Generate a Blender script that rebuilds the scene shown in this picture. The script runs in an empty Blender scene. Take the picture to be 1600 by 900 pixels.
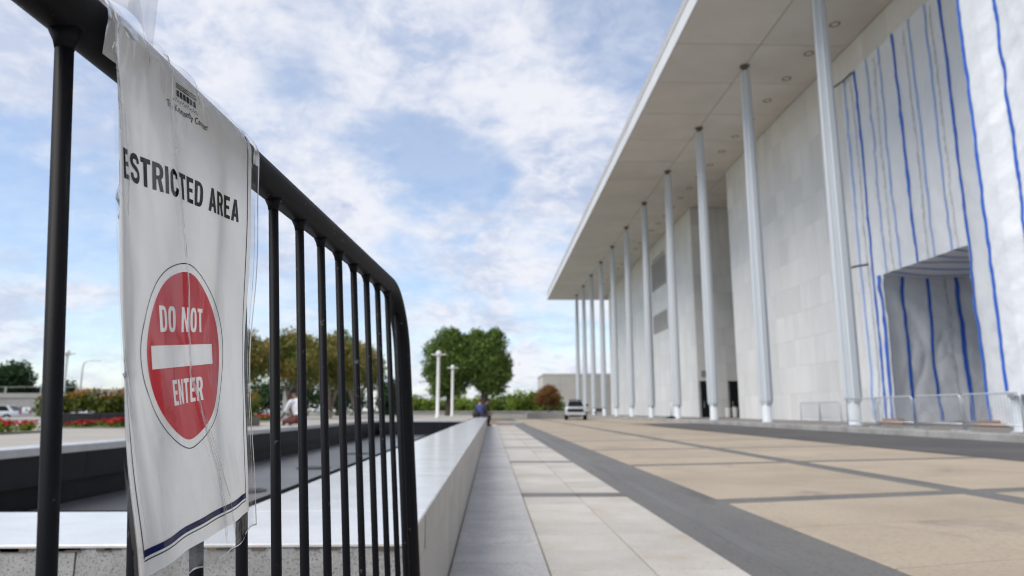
import bpy, bmesh, math, random
from mathutils import Vector, Matrix, noise as mnoise
from math import sin, cos, pi, radians, sqrt
random.seed(7)
scene = bpy.context.scene
COL = scene.collection

# ------------------------------------------------------------------ camera, sky, sun, exposure
cam_d = bpy.data.cameras.new("camera")
cam = bpy.data.objects.new("camera", cam_d)
COL.objects.link(cam)
cam.location = (0, 0, 0.8)
cam.rotation_euler = (radians(90 + 10.2009), 0, radians(-1.6907))
cam_d.sensor_width = 36.0
cam_d.lens = 36.0 * 1067 / 1600
cam_d.clip_start = 0.02
cam_d.clip_end = 6000
cam_d.dof.use_dof = True
cam_d.dof.focus_distance = 0.62
cam_d.dof.aperture_fstop = 8.5
cam_d.dof.aperture_blades = 9
scene.camera = cam

SUN_EL, SUN_AZ = radians(50), radians(240)     # azimuth clockwise from +Y: to the left and a little behind
world = bpy.data.worlds.new("World")
scene.world = world
world.use_nodes = True
wn, wl = world.node_tree.nodes, world.node_tree.links
wn.clear()
def N(t, **kw):
    n = wn.new(t)
    for k, v in kw.items(): setattr(n, k, v)
    return n
def wmath(op, a, b=None, c=None, clamp=False):
    n = N('ShaderNodeMath', operation=op, use_clamp=clamp)
    for i, v in enumerate((a, b, c)):
        if v is None: continue
        if isinstance(v, (int, float)): n.inputs[i].default_value = v
        else: wl.new(v, n.inputs[i])
    return n.outputs[0]
def wmaprange(v, a, b, c, d, smooth=True):
    n = N('ShaderNodeMapRange', interpolation_type='SMOOTHSTEP' if smooth else 'LINEAR')
    wl.new(v, n.inputs[0])
    for i, x in enumerate((a, b, c, d)): n.inputs[i + 1].default_value = x
    return n.outputs[0]
sky = N('ShaderNodeTexSky', sky_type='NISHITA', sun_disc=False)
sky.sun_elevation = SUN_EL; sky.sun_rotation = SUN_AZ
sky.air_density = 1.0; sky.dust_density = 0.5; sky.ozone_density = 2.2
tc = N('ShaderNodeTexCoord')
nrm = N('ShaderNodeVectorMath', operation='NORMALIZE'); wl.new(tc.outputs['Generated'], nrm.inputs[0])
DIR = nrm.outputs[0]
sep = N('ShaderNodeSeparateXYZ'); wl.new(DIR, sep.inputs[0])
zc = wmath('MAXIMUM', sep.outputs[2], 0.0)
den = wmath('ADD', zc, 0.30)
comb = N('ShaderNodeCombineXYZ')
wl.new(wmath('DIVIDE', sep.outputs[0], den), comb.inputs[0])
wl.new(wmath('DIVIDE', sep.outputs[1], den), comb.inputs[1])
def cloudnoise(scale, detail, rough, off, dist=0.0):
    mp = N('ShaderNodeMapping'); mp.inputs['Location'].default_value = off
    wl.new(comb.outputs[0], mp.inputs['Vector'])
    n = N('ShaderNodeTexNoise'); n.inputs['Scale'].default_value = scale
    n.inputs['Detail'].default_value = detail; n.inputs['Roughness'].default_value = rough
    n.inputs['Distortion'].default_value = dist
    wl.new(mp.outputs[0], n.inputs['Vector'])
    return n.outputs['Fac']
n1 = cloudnoise(2.1, 10, 0.58, (3.1, 1.7, 0), 0.35)
n2 = cloudnoise(8.0, 10, 0.64, (7.3, 2.2, 0), 0.6)
n3 = cloudnoise(3.4, 10, 0.62, (1.3, 9.2, 4), 0.4)
n4 = cloudnoise(16.0, 8, 0.65, (5.3, 4.2, 2), 0.6)
dens = wmath('ADD', wmath('MULTIPLY', n1, 0.72), wmath('MULTIPLY', n2, 0.28))
# where the large openings and banks of this sky lie (directions in the sky dome)
BIAS = [((-0.073, 0.928, 0.366), 0.085, -0.17), ((0.02, 0.935, 0.352), 0.055, -0.12), ((-0.17, 0.92, 0.38), 0.06, -0.08),
        ((-0.249, 0.852, 0.46), 0.07, -0.11), ((-0.60, 0.78, 0.24), 0.16, -0.06), ((-0.045, 0.883, 0.466), 0.09, 0.13),
        ((-0.064, 0.979, 0.195), 0.06, -0.07), ((-0.379, 0.802, 0.461), 0.12, 0.08), ((-0.10, 0.86, 0.5), 0.12, 0.15),
        ((-0.19, 0.933, 0.305), 0.07, 0.08), ((0.12, 0.937, 0.328), 0.09, 0.10), ((0.06, 0.90, 0.43), 0.10, 0.10),
        ((-0.02, 0.985, 0.26), 0.09, 0.09), ((-0.35, 0.9, 0.1), 0.2, -0.03)]
for dv, w, amp in BIAS:
    v = Vector(dv).normalized()
    dt = N('ShaderNodeVectorMath', operation='DOT_PRODUCT'); wl.new(DIR, dt.inputs[0]); dt.inputs[1].default_value = v
    # exp(-(1-dot)/w^2*2)
    e = wmath('EXPONENT', wmath('MULTIPLY', wmath('SUBTRACT', dt.outputs['Value'], 1.0), 2.0 / (w * w)))
    dens = wmath('MULTIPLY_ADD', e, amp, dens)
mask = wmaprange(dens, 0.395, 0.585, 0.30, 0.96)
shade = wmaprange(wmath('ADD', wmath('MULTIPLY', n3, 0.68), wmath('MULTIPLY', n4, 0.32)), 0.41, 0.60, 0.0, 1.0)
thick = wmaprange(dens, 0.52, 0.70, 0.0, 1.0)
cmix = N('ShaderNodeMix', data_type='RGBA')
wl.new(wmath('MULTIPLY', shade, wmath('MULTIPLY_ADD', thick, 0.3, 0.7)), cmix.inputs['Factor'])
cmix.inputs['A'].default_value = (0.80, 0.81, 0.865, 1)
cmix.inputs['B'].default_value = (0.44, 0.52, 0.70, 1)
bg1 = N('ShaderNodeBackground'); bg1.inputs['Strength'].default_value = 0.112
wl.new(sky.outputs[0], bg1.inputs['Color'])
bg2 = N('ShaderNodeBackground'); bg2.inputs['Strength'].default_value = 0.635
wl.new(cmix.outputs['Result'], bg2.inputs['Color'])
mixs = N('ShaderNodeMixShader')
wl.new(mask, mixs.inputs[0]); wl.new(bg1.outputs[0], mixs.inputs[1]); wl.new(bg2.outputs[0], mixs.inputs[2])
wout = N('ShaderNodeOutputWorld'); wl.new(mixs.outputs[0], wout.inputs['Surface'])

sun_d = bpy.data.lights.new("sun", 'SUN')
sun_d.energy = 1.65; sun_d.angle = radians(40); sun_d.color = (1.0, 0.94, 0.85)
sun = bpy.data.objects.new("sun", sun_d); COL.objects.link(sun)
sd = Vector((sin(SUN_AZ) * cos(SUN_EL), cos(SUN_AZ) * cos(SUN_EL), sin(SUN_EL)))
sun.rotation_euler = sd.to_track_quat('Z', 'Y').to_euler()
sun.location = (-20, -20, 40)

vs = scene.view_settings
vs.view_transform = 'Standard'; vs.look = 'None'; vs.exposure = 0.82; vs.gamma = 1.0; vs.use_curve_mapping = False
scene.cycles.max_bounces = 8
scene.cycles.transparent_max_bounces = 16
scene.cycles.use_denoising = True
scene.cycles.filter_width = 1.05

# ------------------------------------------------------------------ materials
def material(name, col, rough=0.7, col2=None, scale=4.0, amount=0.5, bump=0.0, bscale=None, metal=0.0, spec=0.5,
             stretch=(1, 1, 1), vary=0.0, island=0.0, coat=0.0, detail=6, bdist=0.01, speck=None, stain=None, coords='Object', lohi=(0.35, 0.65)):
    m = bpy.data.materials.new(name); m.use_nodes = True
    nt = m.node_tree; nn, ll = nt.nodes, nt.links
    bs = nn['Principled BSDF']
    bs.inputs['Roughness'].default_value = rough
    bs.inputs['Metallic'].default_value = metal
    bs.inputs['Specular IOR Level'].default_value = spec
    bs.inputs['Coat Weight'].default_value = coat
    t = nn.new('ShaderNodeTexCoord'); mp = nn.new('ShaderNodeMapping')
    mp.inputs['Scale'].default_value = stretch
    ll.new(t.outputs[coords], mp.inputs['Vector'])
    oi = nn.new('ShaderNodeObjectInfo')
    if coords == 'Object':      # every copied piece reads another patch of the texture
        ad = nn.new('ShaderNodeVectorMath'); ad.operation = 'MULTIPLY_ADD'
        cx = nn.new('ShaderNodeCombineXYZ')
        for i in range(3): ll.new(oi.outputs['Random'], cx.inputs[i])
        ll.new(cx.outputs[0], ad.inputs[0]); ad.inputs[1].default_value = (37.0, 53.0, 71.0)
        ll.new(t.outputs[coords], ad.inputs[2]); ll.new(ad.outputs[0], mp.inputs['Vector'])
    nz = nn.new('ShaderNodeTexNoise'); nz.inputs['Scale'].default_value = scale
    nz.inputs['Detail'].default_value = detail; nz.inputs['Roughness'].default_value = 0.6
    ll.new(mp.outputs[0], nz.inputs['Vector'])
    mr = nn.new('ShaderNodeMapRange'); ll.new(nz.outputs['Fac'], mr.inputs[0])
    mr.inputs[1].default_value, mr.inputs[2].default_value = lohi
    mr.inputs[3].default_value = 0.0; mr.inputs[4].default_value = amount
    mx = nn.new('ShaderNodeMix'); mx.data_type = 'RGBA'
    ll.new(mr.outputs[0], mx.inputs['Factor'])
    mx.inputs['A'].default_value = (*col, 1)
    mx.inputs['B'].default_value = (*(col2 or tuple(c * 0.6 for c in col)), 1)
    out = mx.outputs['Result']
    if speck:
        sp = nn.new('ShaderNodeTexNoise'); sp.inputs['Scale'].default_value = speck[0]; sp.inputs['Detail'].default_value = 2
        ll.new(mp.outputs[0], sp.inputs['Vector'])
        sr = nn.new('ShaderNodeMapRange'); ll.new(sp.outputs['Fac'], sr.inputs[0])
        sr.inputs[1].default_value, sr.inputs[2].default_value = speck[2], speck[2] + 0.07
        sr.inputs[3].default_value = 0; sr.inputs[4].default_value = speck[3]
        m2 = nn.new('ShaderNodeMix'); m2.data_type = 'RGBA'; ll.new(sr.outputs[0], m2.inputs['Factor'])
        ll.new(out, m2.inputs['A']); m2.inputs['B'].default_value = (*speck[1], 1); out = m2.outputs['Result']
    if stain:       # (scale, colour, threshold, strength): broad soft-edged blotches
        sp = nn.new('ShaderNodeTexNoise'); sp.inputs['Scale'].default_value = stain[0]; sp.inputs['Detail'].default_value = 7
        sp.inputs['Roughness'].default_value = 0.65; sp.inputs['Distortion'].default_value = 0.6
        ll.new(mp.outputs[0], sp.inputs['Vector'])
        sr = nn.new('ShaderNodeMapRange'); ll.new(sp.outputs['Fac'], sr.inputs[0])
        sr.inputs[1].default_value, sr.inputs[2].default_value = stain[2], stain[2] + 0.12
        sr.inputs[3].default_value = 0; sr.inputs[4].default_value = stain[3]
        m3 = nn.new('ShaderNodeMix'); m3.data_type = 'RGBA'; ll.new(sr.outputs[0], m3.inputs['Factor'])
        ll.new(out, m3.inputs['A']); m3.inputs['B'].default_value = (*stain[1], 1); out = m3.outputs['Result']
    if vary or island:
        hs = nn.new('ShaderNodeHueSaturation')
        r = nn.new('ShaderNodeMapRange')
        src = oi.outputs['Random']
        if island:
            g = nn.new('ShaderNodeNewGeometry'); src = g.outputs['Random Per Island']
        ll.new(src, r.inputs[0]); k = vary or island
        r.inputs[3].default_value = 1 - k; r.inputs[4].default_value = 1 + k
        ll.new(r.outputs[0], hs.inputs['Value']); ll.new(out, hs.inputs['Color']); out = hs.outputs['Color']
    ll.new(out, bs.inputs['Base Color'])
    if bump:
        bn = nn.new('ShaderNodeTexNoise'); bn.inputs['Scale'].default_value = bscale or scale * 6
        bn.inputs['Detail'].default_value = 5; ll.new(mp.outputs[0], bn.inputs['Vector'])
        bp = nn.new('ShaderNodeBump'); bp.inputs['Strength'].default_value = bump; bp.inputs['Distance'].default_value = bdist
        ll.new(bn.outputs['Fac'], bp.inputs['Height']); ll.new(bp.outputs[0], bs.inputs['Normal'])
    return m

def leaf_material(name, a, b, c, trans=0.25):
    m = bpy.data.materials.new(name); m.use_nodes = True
    nn, ll = m.node_tree.nodes, m.node_tree.links
    bs = nn['Principled BSDF']; bs.inputs['Roughness'].default_value = 0.6
    bs.inputs['Specular IOR Level'].default_value = 0.25
    g = nn.new('ShaderNodeNewGeometry'); t = nn.new('ShaderNodeTexCoord')
    nz = nn.new('ShaderNodeTexNoise'); nz.inputs['Scale'].default_value = 0.9; nz.inputs['Detail'].default_value = 3
    ll.new(t.outputs['Object'], nz.inputs['Vector'])
    ad = nn.new('ShaderNodeMath'); ad.operation = 'MULTIPLY_ADD'
    ll.new(g.outputs['Random Per Island'], ad.inputs[0]); ad.inputs[1].default_value = 0.55
    sb = nn.new('ShaderNodeMath'); sb.operation = 'MULTIPLY_ADD'
    ll.new(nz.outputs['Fac'], sb.inputs[0]); sb.inputs[1].default_value = 1.6; sb.inputs[2].default_value = -0.58
    ll.new(sb.outputs[0], ad.inputs[2])
    cr = nn.new('ShaderNodeValToRGB'); ll.new(ad.outputs[0], cr.inputs[0])
    cr.color_ramp.elements[0].color = (*a, 1); cr.color_ramp.elements[0].position = 0.1
    cr.color_ramp.elements[1].color = (*c, 1); cr.color_ramp.elements[1].position = 0.95
    e = cr.color_ramp.elements.new(0.5); e.color = (*b, 1)
    ll.new(cr.outputs[0], bs.inputs['Base Color'])
    tr = nn.new('ShaderNodeBsdfTranslucent'); ll.new(cr.outputs[0], tr.inputs['Color'])
    ms = nn.new('ShaderNodeMixShader'); ms.inputs[0].default_value = trans
    ll.new(bs.outputs[0], ms.inputs[1]); ll.new(tr.outputs[0], ms.inputs[2])
    ll.new(ms.outputs[0], nn['Material Output'].inputs['Surface'])
    return m

M = {}
M['soil'] = material('grounds', (0.16, 0.17, 0.12), 0.9, (0.22, 0.21, 0.17), 0.2, 1.0)
M['joint'] = material('joint_sand', (0.29, 0.22, 0.155), 0.95, (0.17, 0.135, 0.10), 6, 1.0)
M['grey_paver'] = material('grey_granite', (0.54, 0.53, 0.52), 0.65, (0.41, 0.405, 0.40), 3, 0.9, 0.15, 60, vary=0.07, speck=(95, (0.17, 0.17, 0.17), 0.55, 0.5), stain=(1.5, (0.22, 0.215, 0.21), 0.58, 0.55))
M['white_paver'] = material('pale_granite', (0.53, 0.505, 0.465), 0.6, (0.44, 0.40, 0.345), 2.2, 0.9, 0.12, 60, vary=0.09, speck=(95, (0.33, 0.31, 0.28), 0.54, 0.5), stain=(2.2, (0.45, 0.33, 0.20), 0.575, 0.6))
M['band'] = material('dark_paving', (0.13, 0.128, 0.124), 0.7, (0.185, 0.178, 0.168), 0.8, 0.9, 0.12, 50, stretch=(1, 0.35, 1), speck=(60, (0.085, 0.085, 0.085), 0.56, 0.6), stain=(1.3, (0.075, 0.073, 0.07), 0.60, 0.6))
M['gutter'] = material('worn_gutter', (0.165, 0.168, 0.167), 0.65, (0.125, 0.124, 0.122), 1.8, 1.0, 0.1, 50, stretch=(1, 0.3, 1))
M['tan'] = material('tan_aggregate', (0.44, 0.37, 0.285), 0.85, (0.355, 0.295, 0.225), 0.6, 1.0, 0.25, 60, vary=0.06, detail=9, speck=(38, (0.26, 0.215, 0.165), 0.55, 0.42), stain=(0.8, (0.20, 0.175, 0.15), 0.60, 0.6))
M['asphalt'] = material('asphalt', (0.068, 0.068, 0.071), 0.85, (0.10, 0.097, 0.093), 0.35, 1.0, 0.2, 120, detail=9)
M['kerb'] = material('kerb_stone', (0.42, 0.41, 0.39), 0.75, (0.27, 0.26, 0.25), 0.9, 0.9, 0.1, 40)
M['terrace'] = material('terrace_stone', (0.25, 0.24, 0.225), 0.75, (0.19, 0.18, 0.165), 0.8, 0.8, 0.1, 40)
M['cap'] = material('white_granite_polished', (0.69, 0.69, 0.70), 0.20, (0.58, 0.58, 0.60), 5, 0.8, 0.02, 80, vary=0.03, spec=0.5, speck=(320, (0.42, 0.42, 0.43), 0.58, 0.5))
M['rough_granite'] = material('flamed_granite', (0.47, 0.465, 0.455), 0.75, (0.33, 0.322, 0.31), 14, 0.8, 0.3, 160, vary=0.05, bdist=0.004, speck=(190, (0.15, 0.15, 0.155), 0.55, 0.75))
M['side_granite'] = material('ledge_side_granite', (0.52, 0.50, 0.475), 0.6, (0.41, 0.39, 0.365), 2.5, 0.8, 0.08, 90, stretch=(1, 1, 0.4), vary=0.05, speck=(140, (0.27, 0.26, 0.25), 0.56, 0.5), stain=(2.2, (0.27, 0.25, 0.23), 0.56, 0.6))
M['grime'] = material('rust_grime', (0.16, 0.11, 0.075), 0.95, (0.09, 0.075, 0.06), 9, 1.0)
M['black_wall'] = material('black_pool_granite', (0.010, 0.0105, 0.013), 0.55, (0.022, 0.023, 0.027), 1.5, 0.9, 0.05, 30, spec=0.25)
M['pool_floor'] = material('pool_floor', (0.085, 0.09, 0.10), 0.30, (0.14, 0.145, 0.155), 0.55, 1.0, 0.05, 20, detail=8, speck=(1.3, (0.17, 0.14, 0.11), 0.62, 0.5))
M['black'] = material('black_plastic', (0.012, 0.012, 0.013), 0.5)
M['black_seal'] = material('black_seal', (0.012, 0.012, 0.013), 0.95, spec=0.02)
M['barricade'] = material('black_powder_coat', (0.006, 0.0065, 0.009), 0.5, (0.009, 0.009, 0.011), 30, 0.6, 0.10, 420, spec=0.12, bdist=0.0006, speck=(95, (0.10, 0.10, 0.105), 0.70, 0.8))
M['marble'] = material('white_marble', (0.82, 0.815, 0.80), 0.5, (0.70, 0.695, 0.675), 0.55, 0.8, 0.04, 20, stretch=(1, 1, 0.25), vary=0.055, detail=8)
M['marble_far'] = material('white_marble_far', (0.815, 0.81, 0.795), 0.5, (0.70, 0.695, 0.675), 0.35, 0.8, 0.04, 20, stretch=(1, 1, 0.25), island=0.055, detail=8)
M['stone_joint'] = material('stone_joint', (0.52, 0.515, 0.505), 0.9)
M['soffit'] = material('soffit_paint', (0.72, 0.675, 0.62), 0.75, (0.64, 0.595, 0.54), 0.35, 0.9, vary=0.02, detail=7)
M['fascia'] = material('fascia_white', (0.72, 0.73, 0.75), 0.5, (0.62, 0.63, 0.65), 0.4, 0.7)
M['column'] = material('column_white_metal', (0.63, 0.67, 0.71), 0.42, (0.55, 0.59, 0.63), 0.4, 0.7, stretch=(3, 3, 0.3), vary=0.02)
M['dark_metal'] = material('dark_metal', (0.05, 0.05, 0.055), 0.5)
M['fitting'] = material('bronze_fitting', (0.16, 0.135, 0.11), 0.6)
M['louver'] = material('louver_metal', (0.33, 0.32, 0.305), 0.6)
M['door_glass'] = material('door_glass', (0.012, 0.013, 0.014), 0.15)
M['sheet'] = material('white_sheeting', (0.89, 0.915, 0.95), 0.62, (0.81, 0.84, 0.885), 0.5, 0.8, 0.75, 1.6, bdist=0.09, detail=7)
M['stripe'] = material('blue_stripe', (0.02, 0.11, 0.56), 0.45, (0.03, 0.15, 0.62), 1.0, 0.8)
M['pale_stripe'] = material('pale_blue_stripe', (0.26, 0.40, 0.80), 0.45, (0.36, 0.50, 0.84), 0.8, 0.9)
M['print_grey'] = material('faded_print', (0.52, 0.53, 0.535), 0.5, (0.70, 0.71, 0.72), 3.0, 1.0, stretch=(1, 1, 1), lohi=(0.42, 0.55))
M['wood'] = material('timber', (0.33, 0.16, 0.075), 0.8, (0.22, 0.10, 0.05), 3, 0.8)
M['galv'] = material('galvanised_steel', (0.62, 0.65, 0.68), 0.38, (0.5, 0.53, 0.56), 6, 0.8, metal=0.35)
M['paint_white'] = material('white_paint', (0.78, 0.78, 0.76), 0.5, (0.68, 0.68, 0.66), 1.5, 0.6)
M['bark'] = material('bark', (0.085, 0.065, 0.05), 0.9, (0.05, 0.04, 0.03), 5, 0.8, 0.4, 20, stretch=(1, 1, 0.2))
M['pale_bark'] = material('pale_bark', (0.30, 0.24, 0.19), 0.85, (0.17, 0.13, 0.10), 4, 0.8, stretch=(1, 1, 0.3))
M['leaf_green'] = leaf_material('leaf_green', (0.055, 0.10, 0.02), (0.13, 0.205, 0.045), (0.24, 0.32, 0.08))
M['leaf_dark'] = leaf_material('leaf_dark', (0.015, 0.040, 0.016), (0.035, 0.075, 0.028), (0.07, 0.13, 0.045))
M['leaf_lime'] = leaf_material('leaf_lime', (0.07, 0.12, 0.016), (0.17, 0.25, 0.035), (0.30, 0.38, 0.06))
M['leaf_myrtle'] = leaf_material('leaf_myrtle', (0.085, 0.125, 0.03), (0.20, 0.22, 0.055), (0.42, 0.23, 0.07))
M['leaf_russet'] = leaf_material('leaf_russet', (0.12, 0.085, 0.03), (0.26, 0.13, 0.045), (0.38, 0.19, 0.06))
M['leaf_hedge'] = leaf_material('leaf_hedge', (0.035, 0.06, 0.012), (0.12, 0.15, 0.024), (0.26, 0.24, 0.035))
M['leaf_tip'] = leaf_material('leaf_tip', (0.25, 0.13, 0.025), (0.42, 0.16, 0.03), (0.55, 0.24, 0.05))
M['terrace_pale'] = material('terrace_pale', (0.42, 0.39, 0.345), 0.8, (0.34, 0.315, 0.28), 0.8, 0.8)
M['petal'] = leaf_material('red_petal', (0.22, 0.006, 0.012), (0.42, 0.012, 0.022), (0.58, 0.03, 0.05), 0.15)
M['skin_brown'] = material('brown_skin', (0.16, 0.085, 0.055), 0.55)
M['skin_pale'] = material('light_skin', (0.52, 0.33, 0.25), 0.55)
M['white_cloth'] = material('white_cloth', (0.75, 0.75, 0.78), 0.85, (0.66, 0.66, 0.70), 20, 0.6)
M['blue_cloth'] = material('blue_cloth', (0.055, 0.075, 0.26), 0.85, (0.04, 0.055, 0.18), 20, 0.6)
M['maroon_cloth'] = material('maroon_cloth', (0.14, 0.04, 0.035), 0.85)
M['red_cloth'] = material('red_cloth', (0.42, 0.07, 0.07), 0.85)
M['black_cloth'] = material('black_cloth', (0.014, 0.015, 0.018), 0.85, (0.03, 0.03, 0.034), 14, 0.7)
M['dark_hair'] = material('dark_hair', (0.012, 0.010, 0.009), 0.6)
M['brown_hair'] = material('brown_hair', (0.11, 0.06, 0.035), 0.6)
M['car_silver'] = material('silver_car_paint', (0.58, 0.60, 0.63), 0.28, (0.54, 0.56, 0.59), 1, 0.5, coat=0.5, metal=0.2)
M['car_white'] = material('white_car_paint', (0.50, 0.52, 0.55), 0.28, (0.46, 0.48, 0.51), 1, 0.5, coat=0.5)
M['car_glass'] = material('car_glass', (0.006, 0.007, 0.008), 0.25, spec=0.2)
M['tyre'] = material('tyre_rubber', (0.02, 0.02, 0.02), 0.85)
M['rim'] = material('wheel_rim', (0.35, 0.36, 0.37), 0.35, metal=0.6)
M['headlamp'] = material('headlamp_lens', (0.75, 0.77, 0.80), 0.15)
M['plate'] = material('plate_white', (0.6, 0.6, 0.6), 0.5)
M['concrete'] = material('concrete', (0.40, 0.39, 0.37), 0.8, (0.30, 0.29, 0.275), 0.5, 0.8)
M['far_wall'] = material('far_stone', (0.56, 0.54, 0.50), 0.75, (0.48, 0.46, 0.42), 0.3, 0.8)
M['orange_cloth'] = material('orange_cloth', (0.55, 0.12, 0.04), 0.8)

# paper, print and plastic of the notice
M['paper'] = material('printed_paper', (0.92, 0.915, 0.91), 0.6, (0.84, 0.835, 0.83), 9, 0.8, 0.06, 30, bdist=0.002, detail=8)
def translucent(m, fac):      # thin paper or film lets light through from behind
    nn, ll = m.node_tree.nodes, m.node_tree.links; bs = nn['Principled BSDF']
    t = nn.new('ShaderNodeBsdfTranslucent'); ll.new(bs.inputs['Base Color'].links[0].from_socket, t.inputs['Color'])
    mx = nn.new('ShaderNodeMixShader'); mx.inputs[0].default_value = fac
    ll.new(bs.outputs[0], mx.inputs[1]); ll.new(t.outputs[0], mx.inputs[2]); ll.new(mx.outputs[0], nn['Material Output'].inputs['Surface'])
translucent(M['paper'], 0.42)
translucent(M['sheet'], 0.18)
M['ink'] = material('black_ink', (0.006, 0.0065, 0.009), 0.85, spec=0.05)
M['navy'] = material('navy_ink', (0.015, 0.022, 0.10), 0.85, spec=0.05)
M['red_ink'] = material('red_ink', (0.74, 0.035, 0.055), 0.5, (0.62, 0.035, 0.05), 14, 0.7)
M['white_ink'] = material('white_print', (0.90, 0.895, 0.89), 0.6)
translucent(M['red_ink'], 0.35)
def plastic(name, haze, gl):
    m = bpy.data.materials.new(name); m.use_nodes = True
    nn, ll = m.node_tree.nodes, m.node_tree.links
    nn.remove(nn['Principled BSDF'])
    t = nn.new('ShaderNodeTexCoord'); mp = nn.new('ShaderNodeMapping'); ll.new(t.outputs['Object'], mp.inputs['Vector'])
    mp.inputs['Scale'].default_value = (1, 1, 0.35)
    nz = nn.new('ShaderNodeTexNoise'); nz.inputs['Scale'].default_value = 26; nz.inputs['Detail'].default_value = 4
    nz.inputs['Distortion'].default_value = 1.2
    ll.new(mp.outputs[0], nz.inputs['Vector'])
    bp = nn.new('ShaderNodeBump'); bp.inputs['Strength'].default_value = 0.3; bp.inputs['Distance'].default_value = 0.002
    ll.new(nz.outputs['Fac'], bp.inputs['Height'])
    tr = nn.new('ShaderNodeBsdfTransparent'); tr.inputs['Color'].default_value = (0.955, 0.96, 0.965, 1)
    df = nn.new('ShaderNodeBsdfDiffuse'); df.inputs['Color'].default_value = (0.75, 0.74, 0.78, 1)
    g = nn.new('ShaderNodeBsdfGlossy'); g.inputs['Roughness'].default_value = 0.12
    ll.new(bp.outputs[0], g.inputs['Normal'])
    fr = nn.new('ShaderNodeFresnel'); fr.inputs['IOR'].default_value = 1.38
    mu = nn.new('ShaderNodeMath'); mu.operation = 'MULTIPLY'; ll.new(fr.outputs[0], mu.inputs[0]); mu.inputs[1].default_value = gl
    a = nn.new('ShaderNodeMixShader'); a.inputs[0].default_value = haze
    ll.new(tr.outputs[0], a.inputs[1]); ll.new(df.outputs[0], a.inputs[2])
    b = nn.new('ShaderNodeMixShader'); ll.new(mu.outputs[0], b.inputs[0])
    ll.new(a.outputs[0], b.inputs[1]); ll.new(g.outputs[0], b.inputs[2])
    ll.new(b.outputs[0], nn['Material Output'].inputs['Surface'])
    return m
M['sleeve'] = plastic('clear_sleeve', 0.001, 0.11)
M['flap'] = plastic('flap_and_glare_film', 0.30, 0.8)  # milky film; in the patch over the rail its haze stands in for glare
M['crease'] = plastic('plastic_crease_gleam', 0.55, 0.8)  # whitish haze: crease whitening together with painted film gleam

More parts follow.
